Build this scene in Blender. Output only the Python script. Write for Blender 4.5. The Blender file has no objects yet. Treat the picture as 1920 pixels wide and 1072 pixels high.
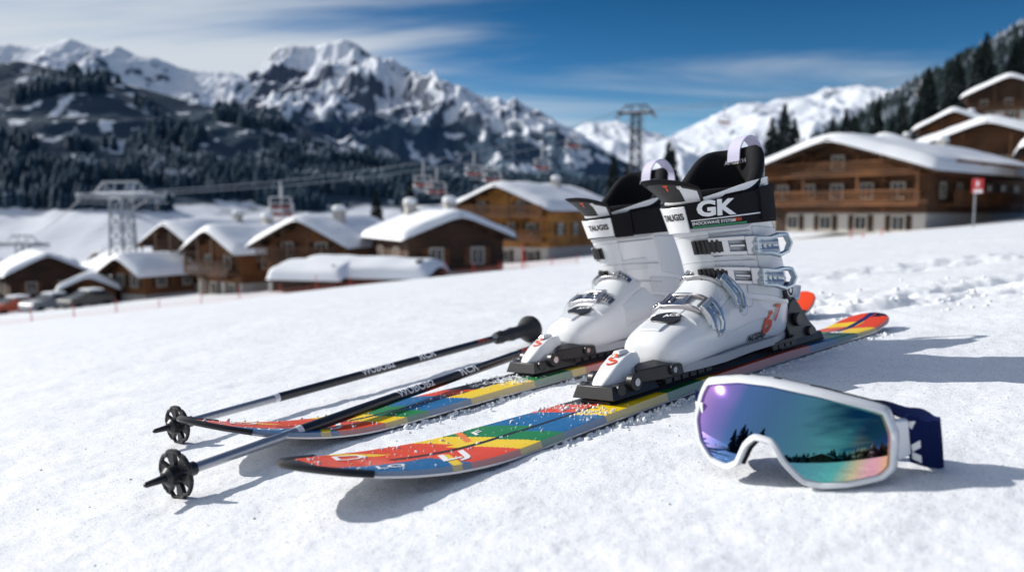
import bpy, bmesh, math, random
import numpy as np
from mathutils import Vector, Matrix
from mathutils.bvhtree import BVHTree
random.seed(7); RNG=np.random.default_rng(11)
scene=bpy.context.scene
COL=scene.collection
rad=math.radians
# ------------------------------------------------------------------ noise
def _h(ix,iy,s):
    n=(ix.astype(np.int64)*374761393+iy.astype(np.int64)*668265263+s*974634777)&0x7fffffff
    n=((n^(n>>13))*1274126177)&0x7fffffff
    n=n^(n>>16)
    return (n&0xffff)/65535.0
def vn(x,y,s=0):
    xi=np.floor(x);yi=np.floor(y);fx=x-xi;fy=y-yi
    fx=fx*fx*(3-2*fx);fy=fy*fy*(3-2*fy)
    a=_h(xi,yi,s);b=_h(xi+1,yi,s);c=_h(xi,yi+1,s);d=_h(xi+1,yi+1,s)
    return (a*(1-fx)+b*fx)*(1-fy)+(c*(1-fx)+d*fx)*fy
def fbm(x,y,o=4,s=0):
    r=0;a=.5;t=0
    for k in range(o):
        r=r+a*vn(x*2**k+k*17.3,y*2**k-k*9.1,s+k);t+=a;a*=.5
    return r/t
def ridged(x,y,o=5,s=0):
    r=0;a=.5;t=0
    for k in range(o):
        n=1-np.abs(2*vn(x*2**k+k*31.7,y*2**k+k*11.9,s+k)-1)
        r=r+a*n*n;t+=a;a*=.5
    return r/t
def sm(a,b,x):
    t=np.clip((x-a)/(b-a),0,1);return t*t*(3-2*t)
# ------------------------------------------------------------------ terrain
def G(X,Y,detail=False):
    X=np.asarray(X,float);Y=np.asarray(Y,float)
    r=np.hypot(X,Y)
    z=20*np.tanh(X/200)-.0427*200*np.tanh(Y/200)
    z=z-1.4*sm(6,35,r)
    z=z-20*sm(90,350,r)*sm(-20,120,-X)
    z=z+15*sm(60,140,Y)*sm(20,90,X)*(1-sm(350,700,Y))
    z=z+np.clip((X-108)*.50,0,110)*sm(120,270,Y)*(1-sm(300,480,Y))
    if detail:
        z=z+.05*(fbm(X*.35,Y*.35,3,5)-.5)*sm(2.5,9,r)
        z=z+.6*(fbm(X*.04,Y*.04,3,6)-.5)*sm(40,90,r)
        near=1-sm(4,12,r)
        z=z+near*(.014*(fbm(X*4,Y*4,4,1)-.62)+.0050*(fbm(X*20+Y*6,Y*28,4,2)-.6)+.0010*(fbm(X*140,Y*140,2,3)-.5))
        Yc=1.98+.10*(X-.6)+.03*np.sin(X*5)
        m=sm(.35,.75,X)*np.exp(-((Y-Yc)/.26)**4)*(1-sm(4,9,X))
        z=z+m*(.040*(fbm(X*7,Y*12,5,21)-.5)+.018*(ridged(X*12,Y*24,3,22)-.4))
        for o_ in(-.12,.09): z=z-m*.036*np.exp(-((Y-Yc-o_)/.035)**2)
        Yc2=2.85+.16*(X-.6)
        m2=sm(.2,1.2,X)*np.exp(-((Y-Yc2)/.24)**4)*(1-sm(5,10,X))
        z=z+m2*(.05*(fbm(X*8,Y*12,4,31)-.55)+.015*(ridged(X*14,Y*20,3,32)-.4))
        for o_ in(-.10,.10): z=z-m2*.038*np.exp(-((Y-Yc2-o_)/.04)**2)
        Y3=1.62+.05*X
        m3=np.exp(-((Y-Y3)/.025)**2)*(1-sm(-.1,.1,X))
        z=z-m3*.006*fbm(X*20,Y*3,2,41)
    return z
def Gz(x,y): return float(G(x,y))
NRM=Vector((-0.0994,0.0425,0.9942)).normalized()
def slopeM(X,Y,heading,lift=0):
    f=Vector((math.cos(heading),math.sin(heading),0)); f=(f-NRM*f.dot(NRM)).normalized()
    s=NRM.cross(f).normalized()
    o=Vector((X,Y,.1*X-.0427*Y))+NRM*lift
    M=Matrix.Identity(4)
    for i,c in enumerate((f,s,NRM,o)):
        for j in range(3): M[j][i]=c[j]
    return M
# ------------------------------------------------------------------ materials
def nodes(name):
    m=bpy.data.materials.new(name);m.use_nodes=True
    nt=m.node_tree;b=nt.nodes['Principled BSDF'];return m,nt,b
def pmat(name,col,rough=.5,metal=0,noise=.08,scale=40,bump=0,bscale=None,coat=0,spec=.5):
    m,nt,b=nodes(name);N=nt.nodes;L=nt.links
    tc=N.new('ShaderNodeTexCoord');nz=N.new('ShaderNodeTexNoise');nz.inputs['Scale'].default_value=scale;nz.inputs['Detail'].default_value=4
    L.new(tc.outputs['Object'],nz.inputs['Vector'])
    mx=N.new('ShaderNodeMix');mx.data_type='RGBA'
    a=[max(0,c*(1-noise)) for c in col];c2=[min(1,c*(1+noise)) for c in col]
    mx.inputs[6].default_value=(*a,1);mx.inputs[7].default_value=(*c2,1)
    L.new(nz.outputs['Fac'],mx.inputs[0]);L.new(mx.outputs[2],b.inputs['Base Color'])
    b.inputs['Roughness'].default_value=rough;b.inputs['Metallic'].default_value=metal
    b.inputs['Specular IOR Level'].default_value=spec
    b.inputs['Coat Weight'].default_value=coat;b.inputs['Coat Roughness'].default_value=.08
    if bump:
        n2=N.new('ShaderNodeTexNoise');n2.inputs['Scale'].default_value=bscale or scale*4;n2.inputs['Detail'].default_value=3
        L.new(tc.outputs['Object'],n2.inputs['Vector'])
        bp=N.new('ShaderNodeBump');bp.inputs['Strength'].default_value=bump;bp.inputs['Distance'].default_value=.002 if scale>5 else .02
        L.new(n2.outputs['Fac'],bp.inputs['Height']);L.new(bp.outputs[0],b.inputs['Normal'])
    return m
def snowmat(name,near=True):
    m,nt,b=nodes(name);N=nt.nodes;L=nt.links
    tc=N.new('ShaderNodeTexCoord')
    def noise(s,d=4):
        n=N.new('ShaderNodeTexNoise');n.inputs['Scale'].default_value=s;n.inputs['Detail'].default_value=d;L.new(tc.outputs['Object'],n.inputs['Vector']);return n
    n0=noise(3 if near else .3)
    mx=N.new('ShaderNodeMix');mx.data_type='RGBA';mx.inputs[6].default_value=(.79,.82,.86,1);mx.inputs[7].default_value=(.90,.92,.94,1)
    L.new(n0.outputs['Fac'],mx.inputs[0]);L.new(mx.outputs[2],b.inputs['Base Color'])
    b.inputs['Roughness'].default_value=.6;b.inputs['Specular IOR Level'].default_value=.3
    if near:
        n1=noise(42,6);n2=noise(520,3)
        b1=N.new('ShaderNodeBump');b1.inputs['Strength'].default_value=.36;b1.inputs['Distance'].default_value=.005
        b2=N.new('ShaderNodeBump');b2.inputs['Strength'].default_value=.55;b2.inputs['Distance'].default_value=.0013
        L.new(n1.outputs['Fac'],b1.inputs['Height']);L.new(n2.outputs['Fac'],b2.inputs['Height']);L.new(b1.outputs[0],b2.inputs['Normal'])
        L.new(b2.outputs[0],b.inputs['Normal'])
        # ice crystals: sparse facets, each with its own tilt, as a coat over the diffuse snow
        vo=N.new('ShaderNodeTexVoronoi');vo.inputs['Scale'].default_value=600;L.new(tc.outputs['Object'],vo.inputs['Vector'])
        sp=N.new('ShaderNodeSeparateColor');L.new(vo.outputs['Color'],sp.inputs[0])
        gt=N.new('ShaderNodeMath');gt.operation='GREATER_THAN';gt.inputs[1].default_value=.90;L.new(sp.outputs[2],gt.inputs[0])
        ge=N.new('ShaderNodeNewGeometry')
        vs=N.new('ShaderNodeVectorMath');vs.operation='SUBTRACT';vs.inputs[1].default_value=(.5,.5,.5);L.new(vo.outputs['Color'],vs.inputs[0])
        sc=N.new('ShaderNodeVectorMath');sc.operation='SCALE';sc.inputs['Scale'].default_value=1.4;L.new(vs.outputs[0],sc.inputs[0])
        ad=N.new('ShaderNodeVectorMath');ad.operation='ADD';L.new(ge.outputs['Normal'],ad.inputs[0]);L.new(sc.outputs[0],ad.inputs[1])
        no=N.new('ShaderNodeVectorMath');no.operation='NORMALIZE';L.new(ad.outputs[0],no.inputs[0])
        L.new(no.outputs[0],b.inputs['Coat Normal'])
        b.inputs['Coat Roughness'].default_value=.13;b.inputs['Coat IOR'].default_value=2.1
        L.new(gt.outputs[0],b.inputs['Coat Weight'])
    return m
M_snow=snowmat('snow_ground_mat');M_snow2=snowmat('snow_cover_mat',False)
M_white=pmat('boot_white',(.80,.82,.84),.22,0,.02,20,coat=.4)
M_panel=pmat('boot_panel_white',(.68,.71,.74),.3,0,.02,20,coat=.3)
M_grey=pmat('light_grey_plastic',(.42,.44,.47),.4)
M_black=pmat('black_plastic',(.015,.015,.017),.38,0,.2,60,bump=.05)
M_fabric=pmat('black_lining',(.010,.010,.013),.85,0,.3,200,bump=.5,bscale=900,spec=.2)
M_metal=pmat('brushed_metal',(.50,.50,.52),.25,1,.05,80)
M_lever=pmat('pale_alloy',(.66,.71,.73),.28,.75,.05,60,coat=.3)
M_red=pmat('orange_red_paint',(.78,.09,.02),.35,0,.05)
M_txtw=pmat('white_print',(.85,.86,.88),.5,0,.03)
M_txtb=pmat('black_print',(.02,.02,.02),.5,0,.03)
M_green=pmat('green_print',(.02,.22,.10),.5,0,.03)
M_lav=pmat('lavender_tape',(.62,.60,.78),.7,0,.05,300,bump=.3)
M_navy=pmat('navy_webbing',(.006,.014,.075),.85,0,.25,300,bump=.5,bscale=1200,spec=.1)
M_steel=pmat('steel_edge',(.5,.5,.52),.3,1,.1)
M_shaft=pmat('silver_shaft',(.45,.46,.48),.4,.8,.06)
M_bshaft=pmat('black_shaft',(.02,.02,.023),.3,0,.1,coat=.3)
M_stucco=pmat('white_render',(.46,.44,.41),.9,0,.1,2,bump=.2)
M_glass=pmat('window_glass',(.03,.04,.05),.08,0,.3,1)
M_frame=pmat('window_frame',(.50,.45,.38),.6,0,.1,2)
M_tower=pmat('galvanised_steel',(.30,.33,.36),.5,.2,.1,2)
M_tower2=pmat('dark_steel',(.09,.10,.12),.6,.2,.1,2)
M_dark=pmat('dark_rubber',(.02,.02,.02),.8,0,.1,5)
M_dark2=pmat('grip_rubber',(.022,.022,.024),.6,0,.2,120,bump=.2)
def woodmat(name,col):
    m,nt,b=nodes(name);N=nt.nodes;L=nt.links
    tc=N.new('ShaderNodeTexCoord');mp=N.new('ShaderNodeMapping');mp.inputs['Scale'].default_value=(.25,.25,6);L.new(tc.outputs['Object'],mp.inputs['Vector'])
    n=N.new('ShaderNodeTexNoise');n.inputs['Scale'].default_value=1.6;n.inputs['Detail'].default_value=5;L.new(mp.outputs[0],n.inputs['Vector'])
    n2=N.new('ShaderNodeTexNoise');n2.inputs['Scale'].default_value=.5;n2.inputs['Detail'].default_value=3;L.new(tc.outputs['Object'],n2.inputs['Vector'])
    av=N.new('ShaderNodeMath');av.operation='ADD';L.new(n.outputs['Fac'],av.inputs[0]);L.new(n2.outputs['Fac'],av.inputs[1])
    hv=N.new('ShaderNodeMath');hv.operation='MULTIPLY';hv.inputs[1].default_value=.5;L.new(av.outputs[0],hv.inputs[0])
    r=N.new('ShaderNodeValToRGB');r.color_ramp.elements[0].position=.36;r.color_ramp.elements[1].position=.66
    r.color_ramp.elements[0].color=(*[c*.35 for c in col],1);r.color_ramp.elements[1].color=(*[min(1,c*1.5) for c in col],1)
    L.new(hv.outputs[0],r.inputs[0]);L.new(r.outputs[0],b.inputs['Base Color']);b.inputs['Roughness'].default_value=.75
    w=N.new('ShaderNodeTexWave');w.bands_direction='Z';w.inputs['Scale'].default_value=1.6;L.new(tc.outputs['Object'],w.inputs['Vector'])
    bp=N.new('ShaderNodeBump');bp.inputs['Distance'].default_value=.05;L.new(w.outputs['Fac'],bp.inputs['Height']);L.new(bp.outputs[0],b.inputs['Normal'])
    return m
W_dark=woodmat('dark_timber',(.052,.024,.012));W_mid=woodmat('brown_timber',(.17,.065,.019));W_light=woodmat('honey_timber',(.45,.20,.045));W_bal=woodmat('balcony_timber',(.085,.036,.015));W_old=woodmat('weathered_timber',(.105,.044,.017))
def treemat(name,snow=.25,scale=.6,dark=(.012,.020,.020)):
    m,nt,b=nodes(name);N=nt.nodes;L=nt.links
    ge=N.new('ShaderNodeNewGeometry');se=N.new('ShaderNodeSeparateXYZ');L.new(ge.outputs['Normal'],se.inputs[0])
    tc=N.new('ShaderNodeTexCoord');n=N.new('ShaderNodeTexNoise');n.inputs['Scale'].default_value=scale;n.inputs['Detail'].default_value=4;L.new(tc.outputs['Object'],n.inputs['Vector'])
    ad=N.new('ShaderNodeMath');ad.operation='ADD';L.new(n.outputs['Fac'],ad.inputs[0])
    ab=N.new('ShaderNodeMath');ab.operation='MULTIPLY';ab.inputs[1].default_value=.35;L.new(se.outputs[2],ab.inputs[0]);L.new(ab.outputs[0],ad.inputs[1])
    r=N.new('ShaderNodeValToRGB');r.color_ramp.elements[0].position=.84-snow;r.color_ramp.elements[1].position=.98-snow*.8
    r.color_ramp.elements[0].color=(*dark,1);r.color_ramp.elements[1].color=(.30,.36,.44,1)
    L.new(ad.outputs[0],r.inputs[0]);L.new(r.outputs[0],b.inputs['Base Color']);b.inputs['Roughness'].default_value=.9;b.inputs['Specular IOR Level'].default_value=.15
    return m
M_tree=treemat('snowy_spruce_needles',.12,.9);M_forest=treemat('far_forest_needles',-.03,.025,(.024,.050,.078));M_forest2=treemat('slope_forest_needles',-.02,.06,(.013,.024,.026))  # far_forest_needles: blue of the distance haze is put into the needle colour
M_bark=pmat('bark',(.08,.06,.05),.9,0,.2,3)
# ------------------------------------------------------------------ mesh builder
class MB:
    def __init__(s): s.v=[];s.f=[];s.m=[]
    def add(s,vs,fs,m=0):
        o=len(s.v);s.v+=[tuple(p) for p in vs];s.f+=[[i+o for i in f] for f in fs];s.m+=[m]*len(fs)
    def box(s,c,size,m=0,M=None,taper=(1,1),shift=(0,0)):
        x,y,z=[k/2 for k in size];vs=[]
        for sz in(-1,1):
            tx,ty=(taper if sz>0 else (1,1));dx,dy=(shift if sz>0 else (0,0))
            for a,b in((-1,-1),(1,-1),(1,1),(-1,1)): vs.append(Vector((a*x*tx+dx,b*y*ty+dy,sz*z)))
        if M is not None: vs=[M@v for v in vs]
        vs=[v+Vector(c) for v in vs]
        s.add(vs,[[3,2,1,0],[4,5,6,7],[0,1,5,4],[1,2,6,5],[2,3,7,6],[3,0,4,7]],m)
    def loft(s,rings,m=0,cap0=True,cap1=True,closed=True):
        n=len(rings[0]);vs=[p for r in rings for p in r];fs=[]
        for k in range(len(rings)-1):
            for i in range(n if closed else n-1):
                j=(i+1)%n;fs.append([k*n+i,k*n+j,(k+1)*n+j,(k+1)*n+i])
        if cap0: fs.append(list(range(n))[::-1])
        if cap1: fs.append([(len(rings)-1)*n+i for i in range(n)])
        s.add(vs,fs,m)
    def tube(s,pts,r,n=8,m=0,closed=False,flat=1.0,up=None):
        pts=[Vector(p) for p in pts];k=len(pts);rings=[]
        for i,p in enumerate(pts):
            a=pts[(i-1)%k] if closed or i>0 else p;b=pts[(i+1)%k] if closed or i<k-1 else p
            t=(b-a).normalized();u=Vector(up) if up else (Vector((0,0,1)) if abs(t.z)<.9 else Vector((1,0,0)))
            sd=t.cross(u).normalized();w=sd.cross(t).normalized()
            rr=r[i] if isinstance(r,(list,tuple)) else r
            rings.append([p+sd*math.cos(q)*rr+w*math.sin(q)*rr*flat for q in[2*math.pi*j/n for j in range(n)]])
        if closed: rings.append(rings[0])
        s.loft(rings,m,not closed,not closed)
    def cyl(s,p0,p1,r0,r1=None,n=16,m=0): s.tube([p0,p1],[r0,r0 if r1 is None else r1],n,m)
    def lathe(s,prof,n=20,m=0,M=None):
        rings=[[Vector((x,r*math.cos(2*math.pi*j/n),r*math.sin(2*math.pi*j/n))) for j in range(n)] for x,r in prof]
        if M is not None: rings=[[M@p for p in r] for r in rings]
        s.loft(rings,m)
    def obj(s,name,mats,parent=None,smooth=True,bevel=0,angle=38,label=None):
        me=bpy.data.meshes.new(name);me.from_pydata(s.v,[],s.f)
        for mt in (mats if isinstance(mats,(list,tuple)) else [mats]): me.materials.append(mt)
        me.polygons.foreach_set('material_index',s.m)
        bm=bmesh.new();bm.from_mesh(me);bmesh.ops.recalc_face_normals(bm,faces=bm.faces);bm.to_mesh(me);bm.free()
        if smooth:
            me.polygons.foreach_set('use_smooth',[True]*len(me.polygons))
            me.set_sharp_from_angle(angle=rad(angle))
        ob=bpy.data.objects.new(name,me);COL.objects.link(ob)
        if parent: ob.parent=parent
        if bevel:
            b=ob.modifiers.new('bevel','BEVEL');b.width=bevel;b.segments=2;b.limit_method='ANGLE';b.angle_limit=rad(40)
        if label: ob['label']=label
        return ob
def top(name,M,label,cat,group=None):
    e=bpy.data.objects.new(name,None);e.empty_display_size=.1;COL.objects.link(e);e.matrix_world=M
    e['label']=label;e['category']=cat
    if group:e['group']=group
    return e
def TM(x,y,z,rot=0): return Matrix.Translation((x,y,z))@Matrix.Rotation(rot,4,'Z')
def gridmesh(name,V,nu,nv,mat,wrap=False):
    me=bpy.data.meshes.new(name)
    i=np.arange(nu-1 if not wrap else nu)[:,None];j=np.arange(nv-1)[None,:];i2=(i+1)%nu
    q=np.stack([i*nv+j,i2*nv+j,i2*nv+j+1,i*nv+j+1],-1).reshape(-1,4)
    me.vertices.add(len(V));me.vertices.foreach_set('co',V.astype(np.float32).ravel())
    me.loops.add(q.size);me.loops.foreach_set('vertex_index',q.ravel().astype(np.int32))
    me.polygons.add(len(q));me.polygons.foreach_set('loop_start',(np.arange(len(q))*4).astype(np.int32))
    me.polygons.foreach_set('use_smooth',np.ones(len(q),bool))
    me.materials.append(mat);me.update(calc_edges=True);me.validate()
    ob=bpy.data.objects.new(name,me);COL.objects.link(ob);return ob
def bvh_of(ob):
    bm=bmesh.new();bm.from_mesh(ob.data);t=BVHTree.FromBMesh(bm);bm.free();return t
def decal(txt,size,org,right,up,target,mat,parent,name='lettering',off=.0007,bold=.02,sx=1.0,shear=0,label=None,reach=.06):
    cu=bpy.data.curves.new('t','FONT');cu.body=txt;cu.size=size;cu.align_x='CENTER';cu.align_y='CENTER';cu.offset=bold*size;cu.shear=shear;cu.resolution_u=3
    o=bpy.data.objects.new('t',cu);COL.objects.link(o)
    dg=bpy.context.evaluated_depsgraph_get();me=bpy.data.meshes.new_from_object(o.evaluated_get(dg))
    bpy.data.objects.remove(o);bpy.data.curves.remove(cu)
    bm=bmesh.new();bm.from_mesh(me)
    lim=size*.25
    for _ in range(3):
        ed=[e for e in bm.edges if e.calc_length()>lim]
        if not ed:break
        bmesh.ops.subdivide_edges(bm,edges=ed,cuts=1);
    bmesh.ops.triangulate(bm,faces=bm.faces)
    right=Vector(right).normalized();up=Vector(up).normalized();n=right.cross(up).normalized();up=n.cross(right);org=Vector(org)
    ts=target if isinstance(target,list) else [target]
    bad=[]
    for v in bm.verts:
        p=org+right*v.co.x*sx+up*v.co.y
        best=None
        for t in ts:
            h=t.ray_cast(p+n*reach,-n)
            if h[0] is not None and (best is None or h[3]<best[3]): best=h
        if best is None: bad.append(v)
        else:
            hn=best[1]
            if hn.dot(n)<0: hn=-hn
            v.co=best[0]+hn*off
    bmesh.ops.delete(bm,geom=bad,context='VERTS')
    bm.to_mesh(me);bm.free();me.materials.clear();me.materials.append(mat)
    ob=bpy.data.objects.new(name,me);COL.objects.link(ob);ob.parent=parent
    if label: ob['label']=label
    return ob
# ------------------------------------------------------------------ section surfaces
def sections(secs):
    A=np.array(secs,float);n=len(A)
    def f(i):
        i=max(0,min(n-1.0001,i));k=int(i);t=i-k
        p0=A[max(k-1,0)];p1=A[k];p2=A[min(k+1,n-1)];p3=A[min(k+2,n-1)]
        return .5*((2*p1)+(-p0+p2)*t+(2*p0-5*p1+4*p2-p3)*t*t+(-p0+3*p1-3*p2+p3)*t**3)
    return f
def surf(f,i,phi,off=0,e=2.3):
    Px,Pz,Qx,Qz,w=f(i)[:5];cx=(Px+Qx)/2;cz=(Pz+Qz)/2;hx=(Px-Qx)/2;hz=(Pz-Qz)/2;L=max(math.hypot(hx,hz),1e-4);s=(L+off)/L
    c=math.cos(phi);n=math.sin(phi);cc=math.copysign(abs(c)**(2/e),c);ss=math.copysign(abs(n)**(2/e),n)
    return Vector((cx+hx*s*cc,(w+off)*ss,cz+hz*s*cc))
def patch(mb,f,p0,p1,i0,i1,o0,o1,e=2.3,np_=10,ni=3,m=0,skew=0):
    V=[]
    for off in(o1,o0):
        for a in range(np_+1):
            for b in range(ni+1):
                ph=p0+(p1-p0)*a/np_;ii=i0+(i1-i0)*b/ni+skew*(a/np_)
                V.append(surf(f,ii,rad(ph),off,e))
    N=(np_+1)*(ni+1);F=[]
    idx=lambda a,b,k=0:k*N+a*(ni+1)+b
    for a in range(np_):
        for b in range(ni):
            F.append([idx(a,b),idx(a+1,b),idx(a+1,b+1),idx(a,b+1)]);F.append([idx(a,b,1),idx(a,b+1,1),idx(a+1,b+1,1),idx(a+1,b,1)])
    for a in range(np_):
        F.append([idx(a,0),idx(a,0,1),idx(a+1,0,1),idx(a+1,0)]);F.append([idx(a,ni),idx(a+1,ni),idx(a+1,ni,1),idx(a,ni,1)])
    for b in range(ni):
        F.append([idx(0,b),idx(0,b+1),idx(0,b+1,1),idx(0,b,1)]);F.append([idx(np_,b),idx(np_,b,1),idx(np_,b+1,1),idx(np_,b+1)])
    mb.add(V,F,m)
def crv(P,n=5):
    P=[Vector(p) for p in P];r=[]
    for k in range(len(P)-1):
        for q in range(n):
            t=q/n;p0=P[max(k-1,0)];p1=P[k];p2=P[k+1];p3=P[min(k+2,len(P)-1)]
            r.append(.5*((2*p1)+(-p0+p2)*t+(2*p0-5*p1+4*p2-p3)*t*t+(-p0+3*p1-3*p2+p3)*t**3))
    r.append(P[-1]);return r
# ================================================================== GROUND
rr=[.12]
while rr[-1]<2.6: rr.append(rr[-1]*1.0075)
while rr[-1]<8: rr.append(rr[-1]*1.016)
while rr[-1]<9000: rr.append(rr[-1]*1.045)
rr=np.array(rr)
th=np.concatenate([np.linspace(rad(40),rad(140),620,endpoint=False),np.linspace(rad(140),rad(400),110,endpoint=False)])
TT,RR=np.meshgrid(th,rr,indexing='ij')
GX=RR*np.cos(TT);GY=RR*np.sin(TT);GZ=G(GX,GY,True)
ground=gridmesh('ground',np.stack([GX,GY,GZ],-1).reshape(-1,3),len(th),len(rr),M_snow,wrap=True)
bmc=bmesh.new();bmc.from_mesh(ground.data);bmc.verts.ensure_lookup_table()
bmc.faces.new([bmc.verts[i*len(rr)] for i in range(len(th))]);bmc.to_mesh(ground.data);bmc.free()
ground['kind']='structure'
# ================================================================== MOUNTAINS
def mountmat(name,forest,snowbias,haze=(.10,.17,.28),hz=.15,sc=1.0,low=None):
    m,nt,b=nodes(name);N=nt.nodes;L=nt.links
    tc=N.new('ShaderNodeTexCoord');ge=N.new('ShaderNodeNewGeometry')
    sn=N.new('ShaderNodeSeparateXYZ');L.new(ge.outputs['Normal'],sn.inputs[0]);sp=N.new('ShaderNodeSeparateXYZ');L.new(tc.outputs['Object'],sp.inputs[0])
    def noise(s,d=6,st=(1,1,1)):
        mp=N.new('ShaderNodeMapping');mp.inputs['Scale'].default_value=st;L.new(tc.outputs['Object'],mp.inputs[0])
        n=N.new('ShaderNodeTexNoise');n.inputs['Scale'].default_value=s;n.inputs['Detail'].default_value=d;n.inputs['Roughness'].default_value=.5;L.new(mp.outputs[0],n.inputs['Vector']);return n.outputs['Fac']
    def math_(op,a,bb):
        k=N.new('ShaderNodeMath');k.operation=op
        for q,x in enumerate((a,bb)):
            if isinstance(x,(int,float)): k.inputs[q].default_value=x
            else: L.new(x,k.inputs[q])
        return k.outputs[0]
    def ramp(x,a,bb):
        k=N.new('ShaderNodeMapRange');k.inputs[1].default_value=a;k.inputs[2].default_value=bb;L.new(x,k.inputs[0]);return k.outputs[0]
    def mix(f,a,bb):
        k=N.new('ShaderNodeMix');k.data_type='RGBA'
        L.new(f,k.inputs[0])
        for q,x in((6,a),(7,bb)):
            if isinstance(x,tuple):k.inputs[q].default_value=(*x,1)
            else:L.new(x,k.inputs[q])
        return k.outputs[2]
    rock=mix(noise(.02*sc),(.03,.035,.05),(.10,.10,.11))
    s=math_('ADD',sn.outputs[2],math_('MULTIPLY',math_('SUBTRACT',noise(.006*sc),.5),1.9))
    s=math_('ADD',s,math_('MULTIPLY',math_('SUBTRACT',noise(.03*sc,4,(1,1,.25)),.5),.45))
    fs=ramp(s,.64-snowbias,.76-snowbias)
    col=mix(fs,rock,(.84,.86,.9))
    fo=mix(noise(.05*sc,5),(.012,.026,.040),(.035,.06,.085))
    hgt=math_('ADD',sp.outputs[2],math_('MULTIPLY',math_('SUBTRACT',noise(.006*sc,5),.5),forest*1.1))
    ff=ramp(hgt,forest*1.04,forest*.96)
    gl=ramp(noise(.009*sc,4,(1.6,1,1)),.57,.61)
    ff=math_('MULTIPLY',ff,math_('SUBTRACT',1,gl))
    if low is not None:
        lw_=math_('ADD',sp.outputs[2],math_('MULTIPLY',math_('SUBTRACT',noise(.02,3),.5),30.0))
        ff=math_('MULTIPLY',ff,ramp(lw_,low-2,low+2))
        fs2=ramp(lw_,low+2,low-2);col=mix(fs2,col,(.84,.86,.9))
    col=mix(ff,col,fo)
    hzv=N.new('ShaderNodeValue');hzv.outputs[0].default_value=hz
    col=mix(hzv.outputs[0],col,haze)  # aerial haze painted into the base colour, fixed share per mountain
    L.new(col,b.inputs['Base Color']);b.inputs['Roughness'].default_value=.9;b.inputs['Specular IOR Level'].default_value=.1
    return m
def mountain(name,prof,D,S,base,amp,mat,seed,lam,nx=420,nv=150,p=1.25,jag=.02):
    P=np.array(prof,float);px=P[:,0]*D/1000;pz=P[:,1]*D/1000
    def zf(X,Y):
        v=(D-Y)/S
        va=np.clip(np.abs(v),0,1)
        h=np.interp(X,px,pz)
        h=h+(ridged(X/lam*2.2,X*0+seed,4,seed)-.5)*jag*D*.25
        z=base+(h-base)*(1-va)**p
        w=np.sin(np.pi*np.clip(va,0,1)**.6)
        z=z+amp*(h-base)*w*(ridged(X/lam+.35*(fbm(X/lam*.7,Y/lam*.7,3,seed+9)-.5)*4,Y/lam*.45,5,seed+3)-.45)
        z=z+amp*.22*(h-base)*np.sqrt(w)*(ridged(X/lam*4,Y/lam*3,4,seed+5)-.5)
        return z
    xs=np.linspace(px[0],px[-1],nx);vv=np.concatenate([np.linspace(-.5,-.03,8),np.linspace(0,1,nv)])
    XX,VV=np.meshgrid(xs,vv,indexing='ij');YY=D-S*VV;ZZ=zf(XX,YY)
    o=gridmesh(name,np.stack([XX,YY,ZZ],-1).reshape(-1,3),len(xs),len(vv),mat);o['kind']='structure'
    return zf
main=[(-460,60),(-420,100),(-375,120),(-348,145),(-328,161),(-308,177),(-295,194),(-288,204),(-268,206),(-241,204),(-228,209),(-208,212),(-191,206),(-174,194),(-161,186),(-147,191),(-134,181),(-114,174),(-87,162),(-60,151),(-33,141),(-7,134),(3,141),(17,131),(47,117),(80,100),(114,77),(140,60),(200,30),(260,10)]
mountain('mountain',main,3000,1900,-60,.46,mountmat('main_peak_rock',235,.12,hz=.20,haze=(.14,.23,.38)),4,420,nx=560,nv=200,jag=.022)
leftr=[(-900,190),(-700,200),(-643,204),(-616,206),(-583,204),(-543,213),(-516,204),(-499,198),(-482,204),(-462,194),(-435,188),(-409,178),(-375,174),(-348,173),(-328,167),(-308,157),(-260,130),(-200,80),(-120,40)]
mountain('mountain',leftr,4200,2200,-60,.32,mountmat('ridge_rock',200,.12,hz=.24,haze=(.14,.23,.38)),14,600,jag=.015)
farr=[(0,40),(60,95),(94,110),(127,113),(161,104),(194,94),(228,111),(261,124),(281,134),(308,131),(328,141),(362,144),(402,154),(429,158),(456,151),(482,144),(529,148),(596,154),(700,160),(900,150)]
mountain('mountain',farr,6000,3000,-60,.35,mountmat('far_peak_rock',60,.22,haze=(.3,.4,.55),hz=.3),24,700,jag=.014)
lf=[(-1100,190),(-800,188),(-680,184),(-643,181),(-603,186),(-563,177),(-509,167),(-469,157),(-422,144),(-375,131),(-328,124),(-295,117),(-255,104),(-208,84),(-161,67),(-107,54),(-40,44),(27,37),(94,33),(194,20),(300,5)]
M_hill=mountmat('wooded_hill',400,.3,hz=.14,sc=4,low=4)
zf_l=mountain('hill',lf,950,520,-40,.16,M_hill,34,170,nx=300,nv=90,p=1.1,jag=.004)
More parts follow.
